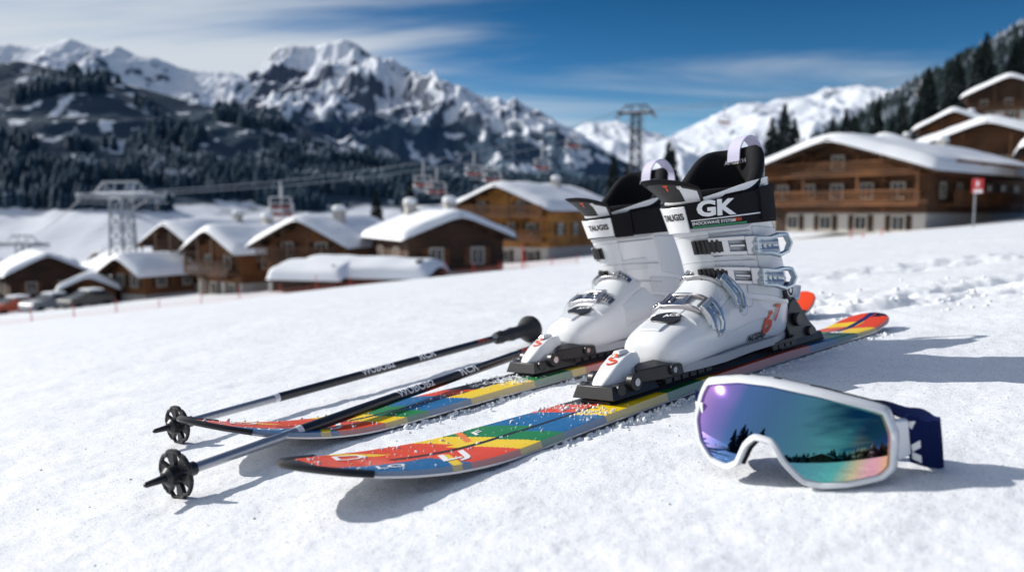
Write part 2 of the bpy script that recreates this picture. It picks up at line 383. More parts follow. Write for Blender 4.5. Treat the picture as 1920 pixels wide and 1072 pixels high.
def forest(name,xs,ys,zs,hs,mat):
    n=len(xs);k=5
    tiers=[(.0,.26,.55),(.25,.21,.8),(.52,.15,1.0)]
    ang=np.arange(k)*2*np.pi/k
    Vs=np.zeros((n,len(tiers)*(k+1),3));Fs=[]
    for t,(z0,rw,z1) in enumerate(tiers):
        a=ang[None,:]+RNG.random((n,1))*6.28
        j=1+.35*(RNG.random((n,k))-.5)
        Vs[:,t*(k+1):t*(k+1)+k,0]=xs[:,None]+np.cos(a)*hs[:,None]*rw*j
        Vs[:,t*(k+1):t*(k+1)+k,1]=ys[:,None]+np.sin(a)*hs[:,None]*rw*j
        Vs[:,t*(k+1):t*(k+1)+k,2]=(zs+hs*z0)[:,None]
        Vs[:,t*(k+1)+k,0]=xs;Vs[:,t*(k+1)+k,1]=ys;Vs[:,t*(k+1)+k,2]=zs+hs*z1
        for q in range(k): Fs.append((t*(k+1)+q,t*(k+1)+(q+1)%k,t*(k+1)+k))
    Fa=np.array(Fs)[None,:,:]+(np.arange(n)*len(tiers)*(k+1))[:,None,None]
    me=bpy.data.meshes.new(name);me.vertices.add(n*len(tiers)*(k+1));me.vertices.foreach_set('co',Vs.astype(np.float32).ravel())
    q=Fa.reshape(-1,3);me.loops.add(q.size);me.loops.foreach_set('vertex_index',q.ravel().astype(np.int32))
    me.polygons.add(len(q));me.polygons.foreach_set('loop_start',(np.arange(len(q))*3).astype(np.int32))
    me.materials.append(mat);me.update(calc_edges=True)
    o=bpy.data.objects.new(name,me);COL.objects.link(o);o['kind']='stuff'
    return o
n=34000
fx=RNG.uniform(-900,260,n);fy=RNG.uniform(450,945,n);fz=zf_l(fx,fy)
dens=fbm(fx/70,fy/70,4,77)
lim=.42+.20*sm(50,130,fz)
keep=(dens>lim)&(fz>2+10*(fbm(fx/40,fy/40,2,8)-.5))
fx,fy,fz=fx[keep],fy[keep],fz[keep]
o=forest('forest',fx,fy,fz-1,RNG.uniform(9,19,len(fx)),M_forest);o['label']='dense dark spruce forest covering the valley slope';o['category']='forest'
n=9000
gx=RNG.uniform(100,330,n);gy=RNG.uniform(150,330,n);gz=G(gx,gy);kp=(gz>5)&(fbm(gx/25,gy/25,3,5)>.30)
gx,gy,gz=gx[kp],gy[kp],gz[kp]
o=forest('forest',gx,gy,gz-.5,RNG.uniform(7,12,len(gx)),M_forest2);o['label']='steep hillside packed with dark snow-dusted spruces';o['category']='forest'
n=2200
gx=RNG.uniform(-330,-45,n);gy=RNG.uniform(135,420,n);gz=G(gx,gy);kp=(fbm(gx/30,gy/30,3,15)>.53)
gx,gy,gz=gx[kp],gy[kp],gz[kp]
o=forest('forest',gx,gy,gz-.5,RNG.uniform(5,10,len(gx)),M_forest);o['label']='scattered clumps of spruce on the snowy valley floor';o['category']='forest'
n=1200
gx=RNG.uniform(-160,120,n);gy=RNG.uniform(-150,-50,n);gz=G(gx,gy)
o=forest('forest',gx,gy,gz-.5,RNG.uniform(9,16,n),M_forest2);o['label']='dark line of spruces mirrored in the goggle lens';o['category']='forest'
# ================================================================== SPRUCES
def spruce_meshes(seed):
    rd=random.Random(seed);t=MB();t.tube([(0,0,0),(.01,0,.3),(0,.01,.65),(0,0,.98)],[.022,.017,.009,.002],7)
    c=MB();zz=.08
    while zz<.99:
        L=.23*(1-zz)**.8+.012;nb=int(9+6*(1-zz))
        for k in range(nb):
            a=rd.random()*6.28;l=L*rd.uniform(.6,1.12);z0=zz+rd.uniform(-.012,.012);dr=rd.uniform(.16,.42)
            ca,sa=math.cos(a),math.sin(a)
            for q in range(5):
                f0=q/5.0;f1=f0+.3;wv=l*.20*(1-f0*.6)
                for sgn in(-1,1):
                    x0=l*f0;x1=l*min(1,f1);zA=z0-dr*x0*f0;zB=z0-dr*x1*f1-rd.uniform(0,.012)
                    px,py=-sa*sgn*wv,ca*sgn*wv
                    c.add([(ca*x0,sa*x0,zA+.006),(ca*x1,sa*x1,zB),(ca*x1*.92+px,sa*x1*.92+py,zB-rd.uniform(.004,.022))],[[0,1,2]])
        zz+=.030*(1.1-zz*.5)
    return t,c
SPM=[]
for s_ in range(3):
    t,c=spruce_meshes(s_);a=t.obj('trunk',M_bark);b=c.obj('crown',M_tree,smooth=False);SPM.append((a.data,b.data));bpy.data.objects.remove(a);bpy.data.objects.remove(b)
def spruce(x,y,h,k,label='tall dark spruce dusted with snow among the chalets'):
    e=top('spruce_tree',Matrix.Translation((x,y,Gz(x,y)-.3))@Matrix.Rotation(x*3.3,4,'Z'),label,'tree','spruce trees around the village')
    for nm,me in(('trunk',SPM[k][0]),('crown',SPM[k][1])):
        o=bpy.data.objects.new(nm,me);COL.objects.link(o);o.parent=e;o.scale=(h,h,h)
for i,(x,y,zt) in enumerate([(38,118,14.5),(40.5,120,16.8),(43,123,15),(36,119,12),(47,115,13.0),(50,118,14.8),(52,122,15.0),(70,138,23.5),(73,142,26),(67,139,20),(62,150,20),(77,150,27),(16.5,130,10),(19,133,8.5),(25,128,12),(28,140,12),(58,146,18),(99,170,38),(104,168,36),(93,172,33),(88,160,30),(84,152,28),(110,175,40),(-14,110,5),(-20,118,4),(80,146,29),(86,150,31),(66,146,21)]):
    spruce(x,y,max(5,zt-Gz(x,y)),i%3)
for i,(x,y,h) in enumerate([(-14,-3,7),(-16,-1.5,9),(-17,-4,8),(-15,-6,10),(-19,-3,10),(-18,-7,9),(-21,0,9),(-13,-9,6.5)]):
    spruce(x,y,h,i%3,'snow-dusted spruce mirrored in the goggle lens')
# ================================================================== CHALETS
def chalet(X,Y,rot,W,D,hw,rise,wood,label,hs=1.6,balc=(2.6,),rows=((3.1,3),),chim=((.15,.2),),ov=.9,snow=.5,dz=-.3,side=True):
    e=top('chalet',TM(X,Y,Gz(X,Y)+dz,rad(rot)),label,'house','snow-covered chalets of the village')
    w=W/2;d=D/2;bw=W_bal if wood is not W_light else W_mid
    if wood is W_old: bw=W_mid
    lo=MB();lo.box((0,0,hs/2),(W,D,hs));lo.obj('lower_wall',M_stucco,e,False)
    up=MB();a=.06
    vs=[];
    for yy in(-d-a,d+a):
        vs+=[(-w-a,yy,hs),(w+a,yy,hs),(w+a,yy,hw),(0,yy,hw+rise),(-w-a,yy,hw)]
    up.add(vs,[[0,1,2,3,4],[9,8,7,6,5],[0,5,6,1],[1,6,7,2],[2,7,8,3],[3,8,9,4],[4,9,5,0]]);up.obj('upper_wall',wood,e,False)
    rw=w+ov;sl=rise/w;rz=lambda x:hw+rise-abs(x)*sl
    rf=MB();T=.18
    for s in(-1,1):
        x0,x1=0,s*rw
        vs=[(x0,-d-ov*1.3,rz(0)+.03),(x1,-d-ov*1.3,rz(x1)+.03),(x1,d+ov,rz(x1)+.03),(x0,d+ov,rz(0)+.03)]
        vs+=[(p[0],p[1],p[2]+T) for p in vs]
        rf.add(vs,[[3,2,1,0],[4,5,6,7],[0,1,5,4],[1,2,6,5],[2,3,7,6],[3,0,4,7]])
    for s in(-1,1):
        for k in range(3):
            xx=s*w*(.3+.33*k);rf.box((xx,-d-ov*.6,rz(xx)-.1),(.16,ov*1.2,.2))
    roof=rf.obj('roof',W_dark,e,False)
    nx,ny=41,25;V=np.zeros((nx,ny,3));sd=int(abs(X*7+Y*3))
    for i in range(nx):
        u=-1+2*i/(nx-1);u=math.copysign(abs(u)**.85,u)
        for j in range(ny):
            v=-1+2*j/(ny-1);v=math.copysign(abs(v)**.8,v)
            x=u*(rw+.12);y=(v*(d+ov*1.15+.1))-ov*.15
            zr=hw+rise+.22-math.sqrt((x*sl)**2+.05)+.2
            th_=snow*(max(0,1-abs(u)**14))**.5*(max(0,1-abs(v)**18))**.5
            V[i,j]=(x,y,zr-.2+th_)
    nz=fbm(V[:,:,0]*.35+sd,V[:,:,1]*.35,3,3)
    V[:,:,2]+=(nz-.5)*.6*snow*((np.abs(np.linspace(-1,1,nx))<.98)[:,None])*((np.abs(np.linspace(-1,1,ny))<.98)[None,:])
    sc=gridmesh('snow_cover',V.reshape(-1,3),nx,ny,M_snow2);sc.parent=roof
    for cx,cy in chim:
        c=MB();x=cx*W;y=cy*D;z=rz(x);c.box((x,y,z+.5),(.7,.7,1.5));c.box((x,y,z+1.3),(.9,.9,.12))
        co=c.obj('chimney',M_stucco,roof,False)
        s=MB();s.loft([[Vector((x+.52*q*math.cos(t),y+.52*q*math.sin(t),z+1.36+zz)) for t in [k*.5236 for k in range(12)]] for q,zz in((.8,0),(1,.15),(.85,.35),(.4,.45))]);s.obj('snow_cap',M_snow2,co)
    wm=MB();ww,wh=.9,1.05
    wm.box((0,-.02,0),(ww,.03,wh),1)
    for s in(-1,1): wm.box((s*ww/2,-.04,0),(.1,.08,wh+.1),0);wm.box((0,-.04,s*wh/2),(ww+.1,.082,.1),0)
    wm.box((0,-.04,0),(.06,.06,wh),0)
    for s in(-1,1): wm.box((s*(ww/2+.28),-.03,0),(.38,.05,wh+.1),2)
    wo=wm.obj('window',[M_frame,M_glass,W_dark if wood is not W_dark else W_mid],e,False);first=[True]
    def win(x,y,z,r=0):
        if first[0]: o=wo;first[0]=False
        else:
            o=wo.copy();COL.objects.link(o);o.parent=e
        o.location=(x,y,z);o.rotation_euler=(0,0,r)
    for z,k in rows:
        for q in range(k):
            x=(-.5+(q+.5)/k)*W*.88
            if z+.7<rz(x)-.1: win(x,-d-a-.01,z)
        if side:
            kk=max(2,int(D/3.0))
            for q in range(kk):
                y=(-.5+(q+.5)/kk)*D*.9
                if z<hw-.6: win(-w-a-.01,y,z,rad(-90));win(w+a+.01,y,z,rad(90))
    if hs>1.2:
        k=max(2,int(W/3))
        for q in range(k): win((-.5+(q+.5)/k)*W*.85+.5,-d-.012,hs*.52)
    for bz in balc:
        hb=w if bz<hw-.2 else w*.55
        b=MB();b.box((0,-d-a-.65,bz),(2*hb,1.25,.16));b.box((0,-d-a-1.22,bz+.98),(2*hb,.12,.1));b.box((0,-d-a-1.22,bz+.25),(2*hb,.06,.1))
        nb=int(2*hb/.3)
        for q in range(nb+1): b.box((-hb+2*hb*q/nb,-d-a-1.22,bz+.55),(.13,.05,.85))
        for s in(-1,1): b.box((s*hb*.97,-d-a-.65,bz+.98),(.1,1.2,.1));b.box((s*hb*.6,-d-a-.5,bz-.3),(.14,.9,.2))
        for k in range(4):
            xx=-hb+.1+(2*hb-.2)*k/3;zt=rz(xx)-.12
            if zt>bz+1.3: b.box((xx,-d-a-1.15,(bz+zt)/2),(.14,.14,zt-bz))
        b.obj('balcony',bw,e,False)
    if W>11:
        for bz in balc[:2]:
            b=MB();b.box((w+a+.55,0,bz),(1.05,D*.8,.16));b.box((w+a+1.05,0,bz+.95),(.1,D*.8,.1))
            nb=int(D*.8/.3)
            for q in range(nb+1): b.box((w+a+1.05,-D*.4+D*.8*q/nb,bz+.52),(.05,.15,.8))
            b.obj('balcony',bw,e,False)
    dr=MB();dr.box((0,-.03,1.0),(1.0,.08,2.0));dr.box((0,-.05,2.05),(1.2,.1,.12));do=dr.obj('door',W_dark,e,False);do.location=(-W*.36,-d-.03 if hs>1.2 else -d-a-.02,0)
    hd=MB();hd.cyl((.38,-.13,1),(.38,-.05,1),.04);hd.obj('handle',M_metal,do)
    return e
chalet(-5.4,56,26,6.6,8.0,3.2,1.3,W_dark,'dark timber chalet under a thick blanket of roof snow',hs=1.0,balc=(),rows=((2.0,2),),chim=((.12,-.1),(-.15,.3)),snow=.5,ov=.7)
chalet(-13.6,62,-18,6.4,9,3.7,1.6,W_mid,'brown timber chalet with snowy gable roof behind another chalet',balc=(2.4,),rows=((3.2,2),),chim=((.2,-.2),))
chalet(2.6,82,-34,10.5,13,5.4,2.1,W_light,'honey-coloured timber chalet with carved balconies and snowy roof',hs=1.8,balc=(2.4,4.7),rows=((3.5,4),(5.6,2)),chim=((.1,.15),),snow=.6)
chalet(-21.2,68,-38,6.2,8.5,3.9,1.5,W_mid,'small brown chalet with white ground floor and snowy roof',hs=1.3,balc=(2.0,),rows=((2.9,2),),chim=((-.1,.1),),snow=.55)
chalet(-29.2,81,-35,7.5,11,5.2,1.8,W_dark,'dark timber farmhouse with heavy roof snow',balc=(2.4,),rows=((3.5,2),),chim=((.1,.1),),snow=.6)
chalet(-27,95,-50,8,12,5.4,1.8,W_mid,'brown chalet half hidden behind snowy roofs',balc=(),rows=((4.0,2),),snow=.6)
chalet(-33,74,-30,4.5,6,3.0,1.2,W_mid,'small brown outbuilding with snow-laden gable',hs=1.0,balc=(),rows=((2.2,2),),chim=(),snow=.6)
chalet(-39.5,86,58,7.0,10,3.6,1.4,W_dark,'low dark barn with long snow-covered roof',hs=1.0,balc=(),rows=((2.2,2),),chim=(),snow=.5)
chalet(-38.5,73,20,4,5,2.0,1.0,W_mid,'small shed with snow on its roof',hs=.6,balc=(),rows=(),chim=(),snow=.45,side=False,ov=.5)
chalet(-8.2,46.5,80,4.0,6.4,1.1,.5,W_dark,'flat low shelter under bulging snow',hs=.5,balc=(),rows=(),chim=(),snow=.6,side=False,ov=.6)
chalet(-11,46,75,3.4,3.0,1.3,.5,W_dark,'small snow-buried shed beside the shelter',hs=.5,balc=(),rows=(),chim=(),snow=.6,side=False,ov=.6)
chalet(-9.5,112,-30,7,10,6.0,1.8,W_mid,'brown chalet glimpsed between snowy roofs',balc=(),rows=((4.5,2),),snow=.6)
chalet(31.6,66,-50,12.8,19,4.6,2.1,W_old,'large weathered timber chalet with two balconies and white base',hs=1.5,balc=(2.1,4.2),rows=((3.1,5),(5.2,3)),chim=((.12,.25),(-.2,.3)),ov=1.5,snow=.8)
chalet(19.5,96,-20,8,9,5.0,1.8,W_light,'timber chalet with snow-laden roof',balc=(2.4,),rows=((3.4,3),),snow=.6)
chalet(39,110,-30,7,10,4.2,1.8,W_light,'light timber chalet on the rising slope',balc=(2.4,),rows=((3.4,2),),snow=.6)
chalet(51,108,-35,9,11,4.8,2.0,W_mid,'brown chalet with broad snowy roof on the slope',balc=(2.4,),rows=((3.4,3),),snow=.7)
chalet(53,88,-38,13,14,5.0,2.4,W_old,'wide chalet whose deep roof snow fills the slope',balc=(2.6,),rows=((3.6,4),),snow=.9,ov=1.3)
chalet(79,128,-35,11,13,4.0,2.4,W_dark,'dark timber chalet high on the wooded slope',balc=(1.8,),rows=((2.8,3),),snow=.8)
chalet(40.6,57,-30,6.5,8,5.0,1.8,W_dark,'dark chalet with deep balconies beside the large one',balc=(2.4,4.3),rows=((3.3,2),),snow=.6)
chalet(45,99,-25,6,8,4.2,1.7,W_mid,'small brown chalet tucked between larger ones',balc=(2.2,),rows=((3.2,2),),snow=.6)
chalet(62,112,-35,8,11,4.6,2.0,W_mid,'brown chalet stepped up behind a snowy roof',balc=(2.4,),rows=((3.4,3),),snow=.8)
for (x,y) in((-52,110),(-66,120),(-60,100),(-80,135),(-74,110),(-95,150),(-48,130),(-70,175),(-110,190),(-90,215),(-130,240),(-60,205),(-56,92),(-64,88),(-72,96),(-45,115),(-120,160),(-100,130),(-50,84),(-58,80),(-46,98)):
    chalet(x,y,random.choice((-35,40,30,-10)),6.5,8.5,4.2,1.7,random.choice((W_dark,W_mid,W_mid)),'small timber chalet with snowy roof down in the valley',balc=(),rows=((2.8,2),),chim=(),snow=.45,ov=.7)
chalet(-10,-32,-200,8,9,4.5,2,W_mid,'timber chalet with snowy roof mirrored in the goggle lens',balc=(2.6,),rows=((3.4,3),))
# ================================================================== LIFT
def lift_tower(X,Y,H,rot,label,arm=4.5,w0=1.0,w1=.75,mt=None,k_=1.0):
    mt=mt or M_tower
    e=top('lift_tower',TM(X,Y,Gz(X,Y)-.3,rad(rot)),label,'lift tower','ski lift towers')
    m=MB()
    for a,b in((-1,-1),(1,-1),(1,1),(-1,1)): m.tube([(a*w0,b*w0,0),(a*w1,b*w1,H)],.13*k_,6)
    ns=int(H/1.5)
    for k in range(ns):
        z0=H*k/ns;z1=H*(k+1)/ns;q0=w0+(w1-w0)*k/ns;q1=w0+(w1-w0)*(k+1)/ns
        c=[(-1,-1),(1,-1),(1,1),(-1,1)]
        for i in range(4):
            a=c[i];b=c[(i+1)%4];
            if k%2:a,b=b,a
            m.tube([(a[0]*q0,a[1]*q0,z0),(b[0]*q1,b[1]*q1,z1)],.075*k_,5);m.tube([(a[0]*q1,a[1]*q1,z1),(b[0]*q1,b[1]*q1,z1)],.065*k_,5)
    m.obj('mast',mt,e)
    c=MB();c.box((0,0,H+.25),(2*arm,.9,.4));c.box((0,0,H+1.7),(arm*1.2,.35,.25))
    for s in(-1,1): c.tube([(s*arm*.6,0,H+1.7),(s*arm*.95,0,H+.4)],.10*k_,6);c.tube([(s*.8,0,H+.4),(s*.8,0,H+1.7)],.10*k_,6);c.tube([(s*.8,0,H+.4),(s*arm*.6,0,H+1.7)],.07*k_,6)
    c.obj('crossarm',mt,e,False)
    sn=MB();sn.loft([[Vector((x*q,y*q,H+z)) for x,y in((-arm,-.45),(arm,-.45),(arm,.45),(-arm,.45))] for q,z in((1,.46),(.99,.6),(.85,.68))]);sn.obj('snow_cap',M_snow2,e)
    for s in(-1,1):
        w=MB();w.box((s*arm*.95,0,H+.05),(.3,4.2,.35));w.box((s*arm*.95+.5*s,0,H-.45),(.6,3.6,.1))
        for k in range(8):
            yy=-1.9+k*.543;w.cyl((s*arm*.95-.16,yy,H+.3),(s*arm*.95+.16,yy,H+.3),.24,n=12)
        w.obj('sheave_assembly',mt,e)
    l=MB();
    for s in(-1,1): l.tube([(s*.25+w0+.4,0,0),(s*.25+w1+.4,0,H)],.04,5)
    for k in range(int(H/.6)): l.tube([(w0+.15,0,k*.6+.3),(w0+.6,0,k*.6+.3)],.03,5)
    l.obj('ladder',mt,e)
    return Vector((X,Y,Gz(X,Y)-.3+H+.5))
t1=lift_tower(-40.5,83,10.8,-20,'grey lattice lift tower standing in the village snow',arm=3.9)
t2=lift_tower(23,150,23.2,-15,'tall grey lift tower behind the chalets',arm=3.2,w0=1.1,w1=.75,mt=M_tower2,k_=1.5)
t3=lift_tower(-86,140,13,-20,'small grey lift tower down in the valley',arm=4)
t4=Vector((150,205,44))
def cable(a,b,off,sag,nm='lift_cable'):
    m=MB();pts=[]
    for k in range(25):
        f=k/24;p=a.lerp(b,f)+Vector((off,0,-sag*4*f*(1-f)));pts.append(p)
    o0=pts[0].copy();m.tube([p-o0 for p in pts],.06,5);o=m.obj(nm,M_tower);o.location=o0
    o['label']='thin steel lift cable strung between the towers';o['category']='cable';o['group']='lift cables'
    return lambda f:a.lerp(b,f)+Vector((off,0,-sag*4*f*(1-f)))
cA=cable(t1,t2,-3.4,2.8);cB=cable(t1,t2,3.4,2.8);cable(t2,t4,-3,2.0);cD=cable(t2,t4,3,2.0);cable(t3,t1,-3.6,1.5);cable(t3,t1,3.6,1.5)
M_seat=pmat('faded_red_seat',(.42,.15,.13),.6);M_pale=pmat('pale_steel',(.5,.52,.54),.5,.2,.1,2)
def chair(p,rot=20,k=1.15):
    e=top('chairlift_chair',TM(p.x,p.y,p.z-3.1*k,rad(rot))@Matrix.Scale(k,4),'four-seat lift chair with red seats hanging from a cable','lift chair','chairs hanging on the ski lift')
    a=MB();a.tube([(0,0,3.1),(0,.15,1.6),(0,.35,1.35)],.11,6);a.tube([(-1.1,.35,1.35),(1.1,.35,1.35)],.10,6)
    for s in(-1,1): a.tube([(s*1.1,.35,1.35),(s*1.15,.4,.2),(s*1.15,-.4,0)],.10,6)
    a.obj('hanger',M_pale,e)
    s=MB();s.box((0,0,.05),(2.1,.7,.12));s.box((0,.4,.28),(2.1,.1,.30));s.obj('seat',M_seat,e,bevel=.04)
    f=MB();f.tube([(-1.1,-.1,.9),(-1.1,-.6,.7),(1.1,-.6,.7),(1.1,-.1,.9)],.06,6);f.tube([(0,-.6,.7),(0,-.65,-.5)],.05,5);f.tube([(-.8,-.65,-.5),(.8,-.65,-.5)],.06,5);f.obj('safety_bar',M_pale,e)
for f in(.16,.42,.54,.66): chair(cB(f))
for f in(.24,.49,.60,.86): chair(cA(f))
for f in(.12,.5): chair(cD(f))
# ================================================================== FENCE, SIGN, CARS
M_post=pmat('red_post',(.55,.04,.04),.5,0,.1,5);M_net=pmat('orange_net',(.75,.25,.18),.7,0,.1,5)
pm=MB();pm.cyl((0,0,0),(0,0,1.25),.028,.022,8);pm.lathe([(1.25,.022),(1.3,.015)],8,0,Matrix(((0,0,1,0),(0,1,0,0),(1,0,0,0),(0,0,0,1))))
pr=pm.obj('t',M_post);pme=pr.data;bpy.data.objects.remove(pr)
fpts=[]
for k in range(20):
    f=k/19;x=-26+30*f;y=34+14*f-1.5*math.sin(f*6);fpts.append((x,y))
    o=bpy.data.objects.new('fence_post',pme);COL.objects.link(o);o.location=(x,y,float(G(x,y,True))-.15);o.rotation_euler=(random.uniform(-.08,.08),random.uniform(-.08,.08),0);q=random.uniform(.7,1.1);o.scale=(1,1,q)
    o['label']='slim red piste fence post stuck in snow';o['category']='post';o['group']='red fence posts along the piste edge'
nt_=MB()
for h in np.linspace(.15,.75,5):
    nt_.tube([(x,y,float(G(x,y,True))+h-.15+.03*math.sin(x*3)) for x,y in fpts],.007,4)
for k in range(19):
    for q in range(8):
        f=q/8;x=fpts[k][0]*(1-f)+fpts[k+1][0]*f;y=fpts[k][1]*(1-f)+fpts[k+1][1]*f;z=float(G(x,y,True))-.15
        nt_.tube([(x,y,z+.15),(x+.05,y,z+.75)],.006,4)
no=nt_.obj('safety_net',M_net);no['label']='thin orange safety net along the piste edge';no['category']='net'
for (x,y,h) in((17,40,.9),(19,41,.8),(.4,30,1.6),(13.2,30,.9)):
    o=bpy.data.objects.new('marker_pole',pme);COL.objects.link(o);o.location=(x,y,float(G(x,y,True))-.1);o.scale=(1.2,1.2,h/1.25)
    o['label']='red piste marker pole planted in snow';o['category']='pole';o['group']='piste marker poles'
sg=top('piste_sign',TM(26,45,float(G(26,45,True))-.1,rad(-30)),'red and white sign board on a pole in snow','sign')
q=MB();q.cyl((0,0,0),(0,0,3.0),.04);q.obj('pole',M_tower,sg)
q=MB();q.box((.1,-.07,2.55),(.58,.04,.80),0);q.box((.14,-.095,2.26),(.42,.01,.18),1);q.box((.1,-.095,2.68),(.12,.01,.3),1);q.obj('board',[M_post,M_txtw],sg,False)
carc=[((.03,.03,.035),'black'),((.35,.36,.38),'silver'),((.5,.08,.03),'red'),((.05,.08,.15),'dark blue'),((.5,.5,.5),'grey'),((.03,.03,.03),'black')]
for k,(c,nm) in enumerate(carc):
    x=-36-3.9*k;y=67+1.2*k
    e=top('parked_car',TM(x,y,Gz(x,y)-.05,rad(65)),nm+' parked car with snow on its roof','car','cars parked at the valley edge')
    mt=pmat('car_paint_'+nm.replace(' ','_')+str(k),c,.3,.2,.05,3,coat=.5)
    b=MB();prof=[(-2.15,.35),(-2.2,.75),(-1.9,1.0),(-1.0,1.08),(-.2,1.48),(1.2,1.5),(1.95,1.1),(2.15,.95),(2.15,.35)]
    b.loft([[Vector((px*(1 if abs(yy)<.8 else .97),yy*(1 if pz<1.1 else .86),pz)) for px,pz in prof] for yy in(-.88,-.8,.8,.88)]);b.obj('body',mt,e,bevel=.04)
    g=MB()
    for s in(-1,1): g.add([(-.85,s*.86,1.1),(-.2,s*.78,1.42),(1.1,s*.78,1.44),(1.65,s*.86,1.12)],[[0,1,2,3]])
    g.add([(-1.02,-.7,1.12),(-1.02,.7,1.12),(-.28,.62,1.47),(-.28,-.62,1.47)],[[0,1,2,3]]);g.obj('window',M_glass,e,False)
    for wx in(-1.35,1.3):
        for s in(-1,1):
            w=MB();w.cyl((wx,s*.72,.32),(wx,s*.91,.32),.32,n=18);w.obj('wheel',M_dark,e)
    s_=MB();s_.loft([[Vector((px,py,z)) for px,py in((-.2*q+.4*(1-q),-.68*q),(1.2*q+.4*(1-q),-.68*q),(1.2*q+.4*(1-q),.68*q),(-.2*q+.4*(1-q),.68*q))] for q,z in((1,1.49),(.97,1.6),(.8,1.66))]);s_.obj('snow_cover',M_snow2,e)
# ================================================================== SKIS
HEADR=rad(222.2);HEAD=rad(220.5)
C={'r':(.76,.065,.012),'y':(.90,.62,.012),'g':(.010,.20,.05),'b':(.008,.13,.33),'k':(.010,.010,.012),'w':(.8,.8,.8),'o':(.85,.20,.03),'n':(.01,.02,.10)}
near=[(.812,'k'),(.715,'b'),(.645,'r'),(.610,'y'),(.570,'g'),(.49,'b'),(.36,'y'),(.275,'g'),(.24,'y'),(-.03,'r'),(-.12,'b'),(-.19,'g'),(-.26,'y'),(-.345,'r'),(-9,'k')]
far=[(.812,'k'),(.655,'r'),(.60,'y'),(.545,'g'),(.475,'b'),(.43,'r'),(.28,'k'),(-.03,'r'),(-.10,'b'),(-.16,'y'),(-.22,'g'),(-.28,'r'),(-.32,'y'),(-9,'r')]
def skicol(x,y,w):
    xs=x+ y*.42
    if x>.825: return C['k']
    seq=near if y>.008 else far
    base='k'
    for lim,c in seq:
        if (xs if x<.79 else x)>lim: base=c;break
    if base=='k' and x>.7: base='b' if y>.008 else 'r'
    if y>.008 and x>.70 and y<.008+(.80-x)*-.10+.022: base='r'
    if abs(y-.008)<.0040 and .44<x<.74: base='k'
    if y<-.012 and .60<xs<.665: base='y' if (xs-.60)<.040 else 'r'
    if y<-.02 and .700<xs+y*.6<.722: base='y'
    if y>.02 and .672<xs-y*.8<.684: base='y'
    if y<-.01 and .628<xs-y*.9<.637: base='o'
    if .28<x<.42 and abs(y)<.022:
        if vn(np.array(x*300.),np.array(y*260.),3)>.74: base='w'
    if -.03>x and abs(y)<.006: base='n'
    return C[base]
def hwid(x,tl=.38):
    k=[(-tl,.012),(-tl+.005,.026),(-tl+.02,.038),(-tl+.05,.0455),(-tl+.1,.0475),(-.1,.043),(.05,.040),(.2,.042),(.4,.049),(.5,.055),(.58,.062),(.66,.0680),(.71,.0690),(.755,.065),(.79,.0565),(.815,.0435),(.833,.029),(.845,.015),(.85,.005)]
    return float(np.interp(x,[a for a,_ in k],[b for _,b in k]))
def zsk(x,tl=.38):
    z=0.002
    if x>.60: z+=(.040 if tl<.4 else .054)*((x-.60)/.25)**2.0
    if x<-tl+.12: z+=(.016 if tl<.4 else .046)*((-tl+.12-x)/.12)**1.4
    return z
def thick(x): return float(np.interp(x,[-.52,-.2,0,.25,.5,.7,.85],[.006,.010,.014,.014,.011,.009,.006]))
